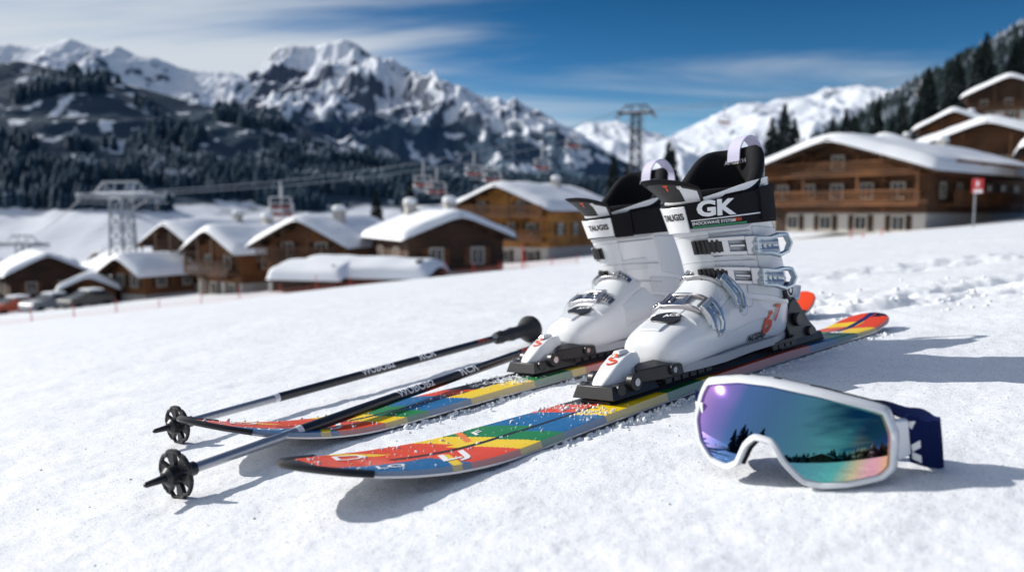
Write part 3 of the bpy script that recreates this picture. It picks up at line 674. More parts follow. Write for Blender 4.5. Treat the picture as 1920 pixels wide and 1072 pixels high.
def make_ski(X,Y,hd,bx,label,tl):
    hw=lambda x:hwid(x,tl)
    zs_=lambda x:zsk(x,tl)
    M=slopeM(X,Y,hd,0)
    e=top('ski',M,label,'ski','pair of skis lying on the snow')
    xs=np.concatenate([np.linspace(-tl,-tl+.05,10),np.linspace(-tl+.055,.76,460),np.linspace(.763,.85,40)])
    ns=44
    V=[];F=[];cols=[]
    for x in xs:
        w=hw(x);z0=zs_(x);t=thick(x)
        V.append((x,-w,z0+.0022))
        for j in range(ns+1):
            u=-1+2*j/ns;V.append((x,u*(w-.0022),z0+t-.0012*abs(u)**6))
        V.append((x,w,z0+.0022))
    n=ns+3
    for i in range(len(xs)-1):
        for j in range(n-1):
            F.append([i*n+j,i*n+j+1,(i+1)*n+j+1,(i+1)*n+j])
            xm=(xs[i]+xs[i+1])/2
            ym=(V[i*n+j][1]+V[i*n+j+1][1])/2
            c=skicol(xm if xm>-.03 else max(-.379,-.03+(xm+.03)*.35/(tl-.03)),ym,0)
            if tl>.4 and xm<-.28: c=C['r'] if not(-.47<xm<-.455) else C['k']
            if j==0 or j==n-2: c=tuple(.5*q+.3 for q in c)
            cols.append(c)
    me=bpy.data.meshes.new('topsheet');me.from_pydata(V,[],F)
    ca=me.color_attributes.new('Col','FLOAT_COLOR','CORNER')
    arr=np.ones((len(me.loops),4),np.float32);arr[:,:3]=np.repeat(np.array(cols),4,axis=0);ca.data.foreach_set('color',arr.ravel())
    me.polygons.foreach_set('use_smooth',[True]*len(F));me.set_sharp_from_angle(angle=rad(35))
    me.materials.append(M_top);ob=bpy.data.objects.new('topsheet',me);COL.objects.link(ob);ob.parent=e
    b=MB();b.loft([[Vector((x,-hw(x)-.0006,zs_(x))),Vector((x,hw(x)+.0006,zs_(x))),Vector((x,hw(x)+.0006,zs_(x)+.0022)),Vector((x,-hw(x)-.0006,zs_(x)+.0022))] for x in xs[::3]]);b.obj('base_edge',M_steel,e)
    g=MB();path=[]
    for x in np.linspace(.79,.85,16): path.append(Vector((x,hw(x),zs_(x)+.004)))
    path=path+[Vector((p.x,-p.y,p.z)) for p in path[::-1]]
    g.tube(path,.0040,8,flat=.9,up=(0,0,1));g.obj('tip_guard',M_black,e)
    tb=bvh_of(ob)
    for txt,s,x,y,mt,bo,sh in(('D',.038,.775,-.022,M_txtw,.005,.3),('LO',.018,.765,.042,M_txtw,.02,.3),('LJ',.038,.690,.036,M_txtw,.02,.4),('F',.022,.60,-.032,M_txtw,.02,.3),('WJ',.030,.36,.0,M_txtw,.02,.2),('X2',.020,.40,-.02,M_txtw,.02,.2),('R',.03,-.2,.012,M_txtw,.03,.3)):
        decal(txt,s,(x,y,.03),(-1,-.1,0),(.1,-1,0),tb,mt,e,off=.0006,bold=bo,sx=1.5,shear=sh)
    # ---------------- binding
    T=.0145
    p=MB();p.loft([[Vector((x+bx,-h,T)),Vector((x+bx,h,T)),Vector((x+bx,h*.8,T+hh)),Vector((x+bx,-h*.8,T+hh))] for x,h,hh in((-.12,.030,.006),(-.10,.032,.010),(.30,.032,.010),(.41,.032,.009),(.43,.027,.004))]);p.obj('binding_plate',M_black,e,bevel=.0012)
    t=MB()
    t.loft([[Vector((x+bx,-w,z0)),Vector((x+bx,w,z0)),Vector((x+bx,w,z0+(z1-z0)*.55)),Vector((x+bx,w*.72,z1)),Vector((x+bx,-w*.72,z1)),Vector((x+bx,-w,z0+(z1-z0)*.55))] for x,w,z0,z1 in((.424,.010,T+.014,T+.022),(.416,.015,T+.014,T+.030),(.398,.018,T+.016,T+.043),(.380,.0195,T+.020,T+.052),(.366,.0185,T+.026,T+.055),(.352,.015,T+.036,T+.054))])
    t.box((bx+.372,0,T+.0565),(.022,.014,.005),taper=(.7,.7))
    toe=t.obj('toe_piece',M_white,e,bevel=.0015)
    decal('S',.026,(bx+.398,.004,T+.07),(-.45,1,0),(-1,-.45,.4),bvh_of(toe),M_red,toe,off=.0012,bold=.015,sx=1.35,label='orange-red emblem on white housing')
    k=MB()
    k.box((bx+.388,0,T+.014),(.092,.070,.016),taper=(.88,.85))
    for s in(-1,1):
        k.loft([[Vector((bx+.366,s*.014,T+.02)),Vector((bx+.378,s*.030,T+.018)),Vector((bx+.378,s*.030,T+.034)),Vector((bx+.366,s*.014,T+.040))],
                [Vector((bx+.340,s*.024,T+.02)),Vector((bx+.345,s*.046,T+.018)),Vector((bx+.345,s*.046,T+.036)),Vector((bx+.340,s*.026,T+.042))],
                [Vector((bx+.308,s*.038,T+.02)),Vector((bx+.310,s*.052,T+.02)),Vector((bx+.310,s*.050,T+.032)),Vector((bx+.308,s*.040,T+.034))]])
        k.cyl((bx+.390,s*.028,T+.022),(bx+.390,s*.038,T+.022),.011,n=18)
        k.cyl((bx+.415,s*.022,T+.016),(bx+.415,s*.034,T+.016),.008,n=16)
        k.cyl((bx+.330,s*.040,T+.028),(bx+.330,s*.0525,T+.028),.007,n=12)
    k.obj('toe_wing',M_black,e,bevel=.001)
    for s in(-1,1):
        sc_=MB();sc_.cyl((bx+.390,s*.038,T+.022),(bx+.390,s*.0392,T+.022),.005,n=12);sc_.obj('screw',M_metal,e)
        sc_=MB();sc_.cyl((bx+.330,s*.0525,T+.028),(bx+.330,s*.0535,T+.028),.004,n=10);sc_.obj('screw',M_metal,e)
    hb=MB()
    prof=[(-.002,T+.026),(.004,T+.040),(-.006,T+.052),(-.024,T+.074),(-.040,T+.080),(-.052,T+.066),(-.066,T+.040),(-.088,T+.024),(-.098,T+.008),(.0,T+.008)]
    hb.loft([[Vector((bx+x,yy*(1 if z<T+.05 else .8),z)) for x,z in prof] for yy in(-.031,-.027,.027,.031)])
    hb.box((bx-.04,0,T+.010),(.14,.068,.012),taper=(.95,.9))
    for s in(-1,1):
        hb.cyl((bx-.03,s*.028,T+.045),(bx-.03,s*.036,T+.045),.011,n=18)
        hb.cyl((bx-.062,s*.028,T+.022),(bx-.062,s*.037,T+.022),.008,n=14)
        hb.cyl((bx-.005,s*.030,T+.018),(bx-.005,s*.037,T+.018),.006,n=14)
    heel=hb.obj('heel_piece',M_black,e,bevel=.0015)
    hw_=MB()
    for s in(-1,1): hw_.tube([(bx-.035,s*.012,T+.078),(bx-.058,s*.013,T+.076),(bx-.078,s*.010,T+.094)],[.010,.010,.007],8,flat=.6)
    hw_.box((bx-.048,0,T+.080),(.040,.034,.014),taper=(.8,.8));hw_.obj('heel_lever',M_white,heel,bevel=.001)
    return e
m,nt,b=nodes('ski_topsheet');N=nt.nodes;L=nt.links
at=N.new('ShaderNodeAttribute');at.attribute_name='Col'
tc=N.new('ShaderNodeTexCoord');nn=N.new('ShaderNodeTexNoise');nn.inputs['Scale'].default_value=60;nn.inputs['Detail'].default_value=9;nn.inputs['Roughness'].default_value=.75;L.new(tc.outputs['Object'],nn.inputs['Vector'])
mr=N.new('ShaderNodeMapRange');mr.inputs[1].default_value=.70;mr.inputs[2].default_value=.78;L.new(nn.outputs['Fac'],mr.inputs[0])
mx=N.new('ShaderNodeMix');mx.data_type='RGBA';mx.inputs[7].default_value=(.85,.87,.9,1);L.new(mr.outputs[0],mx.inputs[0]);L.new(at.outputs['Color'],mx.inputs[6]);L.new(mx.outputs[2],b.inputs['Base Color'])
mr2=N.new('ShaderNodeMapRange');mr2.inputs[1].default_value=.35;mr2.inputs[2].default_value=.7;mr2.inputs[3].default_value=.3;mr2.inputs[4].default_value=.5;L.new(nn.outputs['Fac'],mr2.inputs[0]);L.new(mr2.outputs[0],b.inputs['Roughness'])
b.inputs['Coat Weight'].default_value=.1;b.inputs['Specular IOR Level'].default_value=.3;M_top=m
def pos(a,n): return (.76*a-.649*n,.649*a+.76*n)
R0=pos(1.15,.695);L0=pos(1.15,.94)
BL=-.105
make_ski(*R0,HEADR,0,'short ski with red, blue, yellow and green angular graphics',.38)
make_ski(*L0,HEAD,BL,'multicoloured angular-patterned ski crossed by a ski pole',.545)
# ================================================================== BOOTS
LS=sections([(.3475,.022,.3475,.014,.010),(.343,.040,.344,.006,.028),(.331,.052,.332,.002,.041),(.305,.063,.305,0,.049),(.270,.075,.27,0,.052),(.242,.088,.235,0,.051),(.218,.103,.19,0,.047),(.201,.116,.14,0,.043),(.192,.125,.075,0,.042),(.188,.13,.012,.0,.043),(.19,.14,-.004,.04,.046),(.195,.15,.0,.085,.048),(.2,.16,.010,.12,.050)])
CS=sections([(.197,.086,-.006,.050,.0505),(.201,.115,.002,.085,.0535),(.208,.150,.017,.135,.0555),(.219,.185,.034,.185,.0590),(.227,.212,.044,.225,.0635),(.232,.228,.049,.256,.0665)])
CE=2.15
def boot(M,mir,label):
    e=top('ski_boot',M,label,'ski boot','pair of white ski boots clicked into skis')
    s=-1 if mir else 1
    lo=MB();rings=[]
    for k in range(85):
        i=12*k/84;ex=2.7 if i<5 else 2.7-.4*min(1,(i-5)/4)
        rr_=[]
        for j in range(56):
            p=surf(LS,i,2*math.pi*j/56,0,ex)
            if i<9.2: p.z=max(p.z,.004)
            rr_.append(p)
        rings.append(rr_)
    lo.loft(rings);shell=lo.obj('lower_shell',M_white,e,angle=60)
    pn=MB();patch(pn,LS,-28,60,3.6,8.8,-.001,.0024,2.6,18,20);patch(pn,LS,-14,16,2.2,4.2,-.001,.0030,2.7,10,8);patch(pn,LS,66,104,5.2,8.6,-.001,.0018,2.45,12,14);pn.obj('instep_flap',M_panel,e,bevel=.001)
    so=MB();out=[]
    for k in range(40):
        a=2*math.pi*k/40;c,sn=math.cos(a),math.sin(a)
        x=.172+.177*math.copysign(abs(c)**.75,c);w=float(np.interp(x,[0,.06,.14,.22,.30,.35],[.034,.036,.034,.045,.044,.036]));out.append((x,w*math.copysign(abs(sn)**.7,sn)))
    so.loft([[Vector((x,y,z)) for x,y in out] for z in(-.004,.002,.008)],0)
    so.obj('sole',M_grey,e,bevel=.001)
    for nm,x0,x1 in(('heel_lug',.0,.075),('toe_lug',.235,.345)):
        tr=MB();n=4 if x1-x0<.09 else 6
        tr.box(((x0+x1)/2,0,-.004),(x1-x0,.064,.006))
        for q in range(n):
            xx=x0+(x1-x0)*(q+.5)/n;tr.box((xx,0,-.009),((x1-x0)/n*.75,.066,.006))
        tr.obj(nm,M_black,e,False)
    cu=MB();rings=[]
    dip=lambda j,i:Vector((0,0,-.012*math.cos(2*math.pi*j/64*2)*float(sm(3.5,5,i))*.3))
    for k in range(45):
        i=5*k/44;rings.append([surf(CS,i,2*math.pi*j/64,0,CE)+dip(j,i) for j in range(64)])
    for k in range(12):
        i=5-3*k/11;rings.append([surf(CS,i,2*math.pi*j/64,-.005,CE)+dip(j,i) for j in range(64)])
    cu.loft(rings,0,False,False);cuff=cu.obj('cuff',M_white,e,angle=60)
    fl=MB();patch(fl,CS,-40,26,.05,3.15,-.001,.0030,CE,16,14);patch(fl,CS,60,150,.3,1.05,0,.0022,CE,14,5);patch(fl,CS,-150,-60,.3,1.05,0,.0022,CE,14,5);patch(fl,CS,10,60,1.25,1.75,0,.002,CE,10,4,skew=.2);patch(fl,CS,78,140,1.3,2.9,-.001,.0018,CE,12,8,skew=-.2)
    fl.obj('cuff_flap',M_panel,e,bevel=.001)
    gr=MB()
    for i0 in(.7,1.55,2.6): patch(gr,CS,-40,75,i0,i0+.03,.0005,.0032,CE,16,1,skew=.12)
    gr.obj('moulding_line',M_grey,e,False)
    for sd in(-1,1):
        c=Vector((.052,sd*.052,.078));pv=MB();pv.cyl(c-Vector((0,sd*.01,0)),c+Vector((0,sd*.005,0)),.0135,n=24);po=pv.obj('pivot',M_black,e,bevel=.001)
        pv=MB();pv.tube([c+Vector((.009*math.cos(t),sd*.0056,.009*math.sin(t))) for t in [k*.5236 for k in range(12)]],.0012,6,closed=True,up=(0,1,0));pv.cyl(c+Vector((0,sd*.003,0)),c+Vector((0,sd*.0065,0)),.004,n=6);pv.obj('ring',M_metal,po)
    n=72
    def T(ph): return .235+.064*float(sm(.35,-.85,math.cos(ph-rad(4))))
    def lring(off,dz,flat=None):
        r=[]
        for j in range(n):
            ph=2*math.pi*j/n;t=T(ph)+dz if flat is None else flat;ln=(T(ph)-.24)*.30 if flat is None else 0
            c,sn=math.cos(ph),math.sin(ph)
            r.append(Vector((.139+(-.010 if flat is not None else 0)+ (.086+off)*math.copysign(abs(c)**.95,c)+ln*.35,(.0615+off)*math.copysign(abs(sn)**.95,sn),t)))
        return r
    li=MB();rings=[lring(o,d) for o,d in((-.006,-.045),(.000,-.026),(.0045,-.014),(.0055,-.006),(.0035,.000),(-.002,.0035),(-.008,.0030),(-.0125,-.001),(-.0150,-.008),(-.016,-.020),(-.018,-.040))]+[lring(-.022,0,.18),lring(-.030,0,.10),lring(-.034,0,.05)]
    li.loft(rings,0,False,True);lin=li.obj('liner',M_fabric,e,angle=80)
    co=MB();co.loft([lring(o,d) for o,d in((-.002,-.055),(.0035,-.036),(.0045,-.022),(.003,-.016))],0,False,False);co.obj('collar',M_grey,e,angle=80)
    decal('AFIUSTH',.0085,(.08,.0,.281),(-math.sin(rad(30)),math.cos(rad(30)),0),(0,0,1),bvh_of(lin),M_txtw,lin,reach=.2,bold=.03)
    # tongue: starts inside the strap, flares forward above it into a beak-like lip
    def tong(v,u,o):
        ph=rad(-22)+u*rad(50);fl_=.044*v**1.7*(1-.35*max(0,u))
        z=.208+.052*v-.018*u*u*v+.006*v*max(0,-u)
        c,sn=math.cos(ph),math.sin(ph)
        return Vector((.139+(.0815+o+fl_)*math.copysign(abs(c)**.95,c),(.0580+o+fl_*.65)*math.copysign(abs(sn)**.95,sn),z))
    tg=MB();nu,nv=28,14
    V=[];F=[]
    for o in(.004,-.006):
        for a in range(nu+1):
            for b_ in range(nv+1):V.append(tong(b_/nv,-1+2*a/nu,o))
    Nn=(nu+1)*(nv+1);idx=lambda a,b_,k=0:k*Nn+a*(nv+1)+b_
    mi=[]
    for a in range(nu):
        for b_ in range(nv):
            F.append([idx(a,b_),idx(a+1,b_),idx(a+1,b_+1),idx(a,b_+1)]);mi.append(0 if b_>nv*.80 or a<2 else (2 if (a>nu*.76 and b_<nv*.74 and a<nu-1) else 1))
            F.append([idx(a,b_,1),idx(a,b_+1,1),idx(a+1,b_+1,1),idx(a+1,b_,1)]);mi.append(0)
        F.append([idx(a,nv),idx(a+1,nv),idx(a+1,nv,1),idx(a,nv,1)]);mi.append(0)
    for b_ in range(nv):
        F.append([idx(0,b_),idx(0,b_+1),idx(0,b_+1,1),idx(0,b_,1)]);F.append([idx(nu,b_),idx(nu,b_,1),idx(nu,b_+1,1),idx(nu,b_+1)]);mi+=[0,0]
    tg.add(V,F);tg.m=mi;ton=tg.obj('tongue',[M_fabric,M_dark2,M_panel],e,angle=50)
    tbv=bvh_of(ton)
    ph=rad(-6);decal('T',.013,(.142+.1*math.cos(ph),.085*math.sin(ph),.247),(-math.sin(ph),math.cos(ph),0),(.3,0,1),tbv,M_red,ton,bold=.05,shear=.2)
    ph=rad(8);decal('BR',.007,(.142+.1*math.cos(ph),.085*math.sin(ph),.246),(-math.sin(ph),math.cos(ph),0),(.3,0,1),tbv,M_txtw,ton,bold=.03)
    # power strap
    ps=MB();patch(ps,CS,-180,180,3.0,4.5,.0005,.0055,CE,72,6)
    strap=ps.obj('power_strap',M_fabric,e,bevel=.001)
    ps=MB()
    if mir: patch(ps,CS,-58,26,3.05,4.3,.004,.0080,CE,20,5)
    else: patch(ps,CS,-62,6,2.85,4.3,.004,.0080,CE,20,5)
    wp=ps.obj('strap_panel',M_white,strap,bevel=.001)
    ps=MB()
    if mir: patch(ps,CS,27,50,2.95,4.55,.004,.010,CE,8,5);patch(ps,CS,52,88,3.05,4.45,.004,.0085,CE,8,5)
    else: patch(ps,CS,88,114,3.1,4.6,.004,.0095,CE,10,5)
    ps.obj('strap_tab',M_fabric,strap,bevel=.001)
    tg_=[bvh_of(wp),bvh_of(strap)]
    a=rad(3 if mir else -10);decal('TAUGIS',.0125,surf(CS,3.66,a,.02),(-math.sin(a),math.cos(a),0),(0,0,1),tg_,M_txtb,wp,bold=.04,sx=.98)
    if not mir:
        a=rad(38);decal('GK',.0290,surf(CS,3.93,a,.02),(-math.sin(a),math.cos(a),-.02),(0,0,1),tg_,M_txtw,strap,bold=.045,sx=1.25)
        st=MB();patch(st,CS,10,98,3.36,3.41,.0054,.0066,CE,20,1,m=0);patch(st,CS,10,70,3.03,3.11,.0054,.0066,CE,20,1,m=1);st.obj('trim_line',[M_txtw,M_green],strap,False)
        a=rad(34);decal('SHOCKWAVE SYSTEM',.0060,surf(CS,3.23,a,.02),(-math.sin(a),math.cos(a),0),(0,0,1),tg_,M_txtw,strap)
        a=rad(62);decal('PEED',.0060,surf(CS,3.23,a,.02),(-math.sin(a),math.cos(a),0),(0,0,1),tg_,M_red,strap)
    pl=MB();fine=crv([(x,0,z) for x,z in[(.085,.281),(.079,.301),(.063,.316),(.041,.320),(.021,.308),(.012,.287),(.020,.263),(.039,.246)]],5);rings=[]
    for k,p in enumerate(fine):
        a=fine[max(k-1,0)];b_=fine[min(k+1,len(fine)-1)];t=(b_-a).normalized();nn_=Vector((t.z,0,-t.x))*.0011
        rings.append([p+Vector((0,-.0105,0))+nn_,p+Vector((0,.0105,0))+nn_,p+Vector((0,.0105,0))-nn_,p+Vector((0,-.0105,0))-nn_])
    pl.loft(rings);plo=pl.obj('pull_loop',M_lav,e)
    # cuff buckles
    for i0 in(2.05,.90):
        root=MB();sp=lambda a:a*s
        patch(root,CS,min(sp(3),sp(38)),max(sp(3),sp(38)),i0-.12,i0+.44,.002,.0075,CE,10,3)
        for k in range(6):
            a0=sp(6+k*5.2);patch(root,CS,min(a0,a0+sp(3)),max(a0,a0+sp(3)),i0-.09,i0+.41,.0065,.0108,CE,2,2)
        bk=root.obj('buckle',M_black,e,bevel=.0006)
        fr=MB()
        for (a0,a1,j0,j1,o1,o2) in((24,76,-.20,-.04,.003,.0092),(24,76,.35,.51,.003,.0092),(38,45,-.1,.38,.003,.0092),(63,76,-.18,.49,.003,.0102),(46,62,.11,.21,.003,.0085)):
            patch(fr,CS,min(sp(a0),sp(a1)),max(sp(a0),sp(a1)),i0+j0,i0+j1,o1,o2,CE,10,2)
        fr.obj('buckle_frame',M_metal,bk,bevel=.0006)
        a=rad(74)*s;o=surf(CS,i0+.14,a,.010,CE);tt=(surf(CS,i0+.14,a+.05*s,.008,CE)-surf(CS,i0+.14,a-.05*s,.008,CE)).normalized()
        tt=(tt+Vector((0,.12*s,0))).normalized();nn_=Vector((0,0,1)).cross(tt).normalized();
        if nn_.y*s<0: nn_=-nn_
        lv=MB();pt=lambda u,v,w=0:o+tt*u+Vector((0,0,1))*v+nn_*w
        lv.tube([pt(0,-.011),pt(.022,-.011,.002),pt(.040,-.015,.002),pt(.054,-.010,.003),pt(.060,.002,.004),pt(.054,.014,.003),pt(.040,.014,.002),pt(.022,.010,.002),pt(0,.011)],.0036,6,closed=True,up=tuple(nn_),flat=1.6)
        for u in(.004,.013,.022,.031): lv.tube([pt(u,-.012,.001),pt(u,.012,.001)],.0042,6)
        for v in(-.006,.005): lv.tube([pt(-.006,v,.0),pt(.036,v,.003)],.0046,6)
        lv.obj('buckle_lever',M_lever,bk)
    # foot buckles
    for i0 in(7.0,4.5):
        ex=2.6
        root=MB();sp=lambda a:a*s
        patch(root,LS,min(sp(-46),sp(2)),max(sp(-46),sp(2)),i0-.24,i0+.36,.002,.0055,ex,10,3)
        for k in range(6):
            a0=sp(-38+k*6);patch(root,LS,min(a0,a0+sp(3)),max(a0,a0+sp(3)),i0-.20,i0+.32,.0055,.0088,ex,2,2)
        bk=root.obj('buckle',M_metal,e,bevel=.0006)
        fr=MB()
        for (a0,a1,j0,j1,o1,o2) in((-14,44,-.54,-.38,.004,.0090),(-14,44,.38,.54,.004,.0090),(-18,-11,-.54,.54,.004,.010),(31,44,-.44,.44,.003,.0105),(4,10,-.42,.42,.004,.008)):
            patch(fr,LS,min(sp(a0),sp(a1)),max(sp(a0),sp(a1)),i0+j0,i0+j1,o1,o2,ex,8,2)
        fr.obj('buckle_frame',M_metal,bk,bevel=.0006)
        lv=MB()
        for (a0,a1,j0,j1,o1,o2) in((38,74,-.45,-.22,.006,.014),(38,74,.22,.45,.006,.014),(38,46,-.45,.45,.006,.0145),(53,61,-.38,.38,.006,.013),(38,68,-.10,.10,.006,.013)):
            patch(lv,LS,min(sp(a0),sp(a1)),max(sp(a0),sp(a1)),i0+j0,i0+j1,o1,o2,ex,10,2)
        pA=surf(LS,i0-.33,rad(72)*s,.011,ex);pB=surf(LS,i0+.33,rad(72)*s,.011,ex);dn=Vector((.002,.005*s,-.015))
        lv.tube([pA,pA+dn*.6,pA.lerp(pB,.25)+dn*1.2,pA.lerp(pB,.75)+dn*1.2,pB+dn*.6,pB],.0040,6)
        lv.obj('buckle_lever',M_lever,bk,bevel=.0008)
    bd=MB();rg=[]
    for o1 in(.0015,.0048):
        rg.append([surf(LS,3.2+.42*math.sin(t),rad(8+19*math.cos(t)),o1,2.7) for t in [k*2*math.pi/28 for k in range(28)]])
    bd.loft(rg);bo=bd.obj('toe_badge',M_black,e,bevel=.0008)
    a=rad(8);p=surf(LS,3.2,a,.02,2.7);decal('ACE',.0105,p,(-.35,1,0),(-1,-.35,.5),bvh_of(bo),M_txtw,bo,bold=.03,sx=1.2)
    if not mir:
        sb=[bvh_of(shell),bvh_of(cuff)]
        decal('6',.046,(.098,.08,.034),(-1,0,0),(-.25,0,1),sb,M_red,e,bold=.025,sx=1.15,shear=.2,off=.0022)
        decal('7',.034,(.074,.08,.046),(-1,0,0),(-.25,0,1),sb,M_red,e,bold=.025,sx=1.0,shear=.2,off=.0030)
        decal('NCGAB',.015,(.120,.08,.0175),(-1,0,.03),(0,0,1),sb,M_txtb,e,bold=.05,off=.0022)
        hx=MB()
        for cx,cz in((.160,.086),(.177,.076),(.145,.074),(.162,.064)):
            for k in range(6):
                a0=k*math.pi/3;a1=a0+math.pi/3;pts=[]
                for q in range(4):
                    t=a0+(a1-a0)*q/3;x=cx+.010*math.cos(t);z=cz+.010*math.sin(t);h=sb[0].ray_cast(Vector((x,.1,z)),Vector((0,-1,0)))
                    if h[0] is not None: pts.append(h[0]+Vector((0,.0018,0)))
                if len(pts)>1: hx.tube(pts,.0005,4)
        hx.obj('hexagon_relief',M_grey,e)
    return e
boot(slopeM(*pos(1.160,.690),HEADR,.0355),False,'white ski boot with silver buckles, black strap and orange heel logo')
boot(slopeM(*pos(1.15-BL,.94),HEAD,.0355),True,'white ski boot, plain inner side, buckles on far side')
# ================================================================== POLES
def pole(p0,z0,p1,z1,label,sil=.17):
    A=Vector((p0[0],p0[1],.1*p0[0]-.0427*p0[1]))+NRM*z0;B=Vector((p1[0],p1[1],.1*p1[0]-.0427*p1[1]))+NRM*z1
    f=(B-A).normalized();s=NRM.cross(f).normalized();u=f.cross(s);M=Matrix.Identity(4)
    for i,c in enumerate((f,s,u,A)):
        for j in range(3):M[j][i]=c[j]
    Ln=(B-A).length
    e=top('ski_pole',M,label,'ski pole','pair of ski poles lying on the snow')
    m=MB();m.lathe([(.0,.0054),(sil,.0062),(sil+.001,.0062)],20);m.obj('lower_shaft',M_shaft,e)
    m=MB();m.lathe([(sil-.004,.0065),(sil,.0071),(Ln-.13,.0078)],24);sh=m.obj('shaft',M_bshaft,e)
    m=MB();m.lathe([(sil-.006,.0069),(sil-.001,.0073),(sil+.002,.0073)],20);m.obj('joint_ring',M_white,e)
    b=MB();b.lathe([(-.014,.006),(-.010,.010),(.004,.011),(.012,.008),(.022,.0075)],18)
    R=.0255;nsp=6
    b.tube([(0,R*.98*math.cos(t)*(1-.10*(k%6==0)),R*.98*math.sin(t)*(1-.10*(k%6==0))) for k,t in enumerate([j*2*math.pi/36 for j in range(36)])],.0024,8,closed=True,up=(1,0,0))
    for k in range(nsp):
        t=k*2*math.pi/nsp+.3
        for w in(-.24,.24):
            b.tube([(.003,.008*math.cos(t),.008*math.sin(t)),(0,R*math.cos(t+w),R*math.sin(t+w))],[.0032,.0022],6)
        rg=[]
        for xx in(-.0012,.0012): rg.append([Vector((xx,R*q*math.cos(t+w),R*q*math.sin(t+w))) for q,w in((.42,-.3),(1,-.26),(1.01,0),(1,.26),(.42,.3))])
        b.loft(rg)
    b.obj('basket',M_black,e)
    t=MB();t.lathe([(-.036,.0015),(-.034,.003),(-.012,.0045)],12);t.obj('tip',M_black,e)
    g=MB();pr=[(Ln-.145,.0095),(Ln-.142,.013),(Ln-.125,.0145),(Ln-.120,.0125),(Ln-.10,.0135),(Ln-.085,.0155),(Ln-.07,.0140),(Ln-.05,.0150),(Ln-.035,.0175),(Ln-.022,.027),(Ln-.012,.0315),(Ln-.004,.0305),(Ln,.022),(Ln+.002,.010)]
    g.lathe(pr,28);g.obj('grip',M_dark2,e,angle=50)
    tb=bvh_of(sh)
    for txt,x,sz,mt,sx in(('WUBOB2',.40*Ln+.03,.0145,M_txtw,1.35),('RCR',.58*Ln,.0155,M_txtw,1.6),('PDR 2',.78*Ln,.009,M_red,1.4),('NON',.80*Ln+.03,.008,M_txtw,1.3)):
        decal(txt,sz,(x,-.0,.0),(1,0,0),(0,.62,.78),tb,mt,sh,off=.0004,bold=.03,sx=sx)
    return e
pole((-.3446,.80),.022,(.130,1.569),.036,'black and silver ski pole resting across a ski')
pole((-.4567,1.07),.024,(.049,1.818),.030,'black ski pole with flared grip lying on snow')
# ================================================================== GOGGLES
gc=(.2315,.645);ga=rad(-31)
e=top('ski_goggles',slopeM(gc[0],gc[1],ga,.002)@Matrix.Scale(.9,4),'white-framed ski goggles with mirrored lens and navy strap on snow','ski goggles')
out=[(-.0945,.0740),(-.0865,.0865),(-.0501,.0920),(-.0146,.0900),(.0283,.0815),(.0639,.0705),(.0825,.0625),(.0895,.042),(.0870,.0140),(.0770,.0040),(.0508,-.0008),(.0283,-.0018),(.0110,.0033),(-.0048,.0204),(-.0146,.0361),(-.0296,.039),(-.0382,.0315),(-.0475,.0143),(-.0606,.008),(-.0792,.0121),(-.0939,.028),(-.0994,.0496)]
def cr(pts,n=5,tens=.22):
    r=[];k=len(pts)
    for i in range(k):
        p0,p1,p2,p3=[np.array(pts[(i+q)%k]) for q in(-1,0,1,2)]
        for q in range(n):
            t=q/n;m1=(p2-p0)*tens;m2_=(p3-p1)*tens
            r.append((2*t**3-3*t*t+1)*p1+(t**3-2*t*t+t)*m1+(-2*t**3+3*t*t)*p2+(t**3-t*t)*m2_)
    return np.array(r)
OC=cr(out)
def inset(P,d):
    n=len(P);r=[]
    for i in range(n):
        t=P[(i+1)%n]-P[i-1];t=t/np.linalg.norm(t);nn_=np.array([t[1],-t[0]]);r.append(P[i]+nn_*d)
    return np.array(r)
def wy(x,z): return 3.7*(x+.002)**2+5.2*(z-.040)**2+.34*z-.012
def ring(P,y): return [Vector((p[0],wy(p[0],p[1])+y,p[1])) for p in P]
tst=inset(OC,.005)
sg_=1 if abs(tst[:,0]).max()<abs(OC[:,0]).max() else -1
I1=inset(OC,.0014*sg_);I2=inset(OC,.0054*sg_);I0=inset(OC,-.0015*sg_);I3=inset(OC,.0044*sg_)
fr=MB();fr.loft([ring(I2,.004),ring(I2,-.001),ring(I3,-.0044),ring(I1,-.0058),ring(OC,-.0038),ring(I0,.002),ring(OC,.010),ring(I1,.016),ring(I2,.016)],0,False,False)
fr.obj('frame',M_white,e,angle=26)
fo=MB();fo.loft([ring(I1,.015),ring(I1,.024),ring(inset(OC,.006*sg_),.034),ring(inset(OC,.011*sg_),.034),ring(inset(OC,.011*sg_),.02)],0,False,False);fo.obj('face_foam',M_fabric,e,angle=70)
npd=MB();npd.tube([Vector((x,wy(x,z)+.010,z-.001)) for x,z in((.010,.006),(-.004,.022),(-.0146,.0365),(-.0296,.0395),(-.0385,.0315),(-.0475,.015))],.0042,8,flat=1.0);npd.obj('nose_pad',M_fabric,e)
for x0,x1 in((-.040,-.016),(-.008,.018)):
    vt=MB();pts=[]
    for q in range(6):
        x=x0+(x1-x0)*q/5;zz=float(np.interp(x,[-.0501,-.0146,.0283],[.0920,.0900,.0815]));pts.append(Vector((x,wy(x,zz)+.006,zz+.0012)))
    vt.tube(pts,.0020,6,flat=.5);vt.obj('vent',M_grey,e)
LP=inset(OC,.0050*sg_)
bm=bmesh.new();vs=[bm.verts.new((p[0],0,p[1])) for p in LP];bm.faces.new(vs);bmesh.ops.triangulate(bm,faces=bm.faces)
for _ in range(5):
    ed=[x for x in bm.edges if x.calc_length()>.005]
    if not ed:break
    bmesh.ops.subdivide_edges(bm,edges=ed,cuts=1);bmesh.ops.triangulate(bm,faces=bm.faces)
bmesh.ops.beautify_fill(bm,faces=bm.faces,edges=bm.edges)
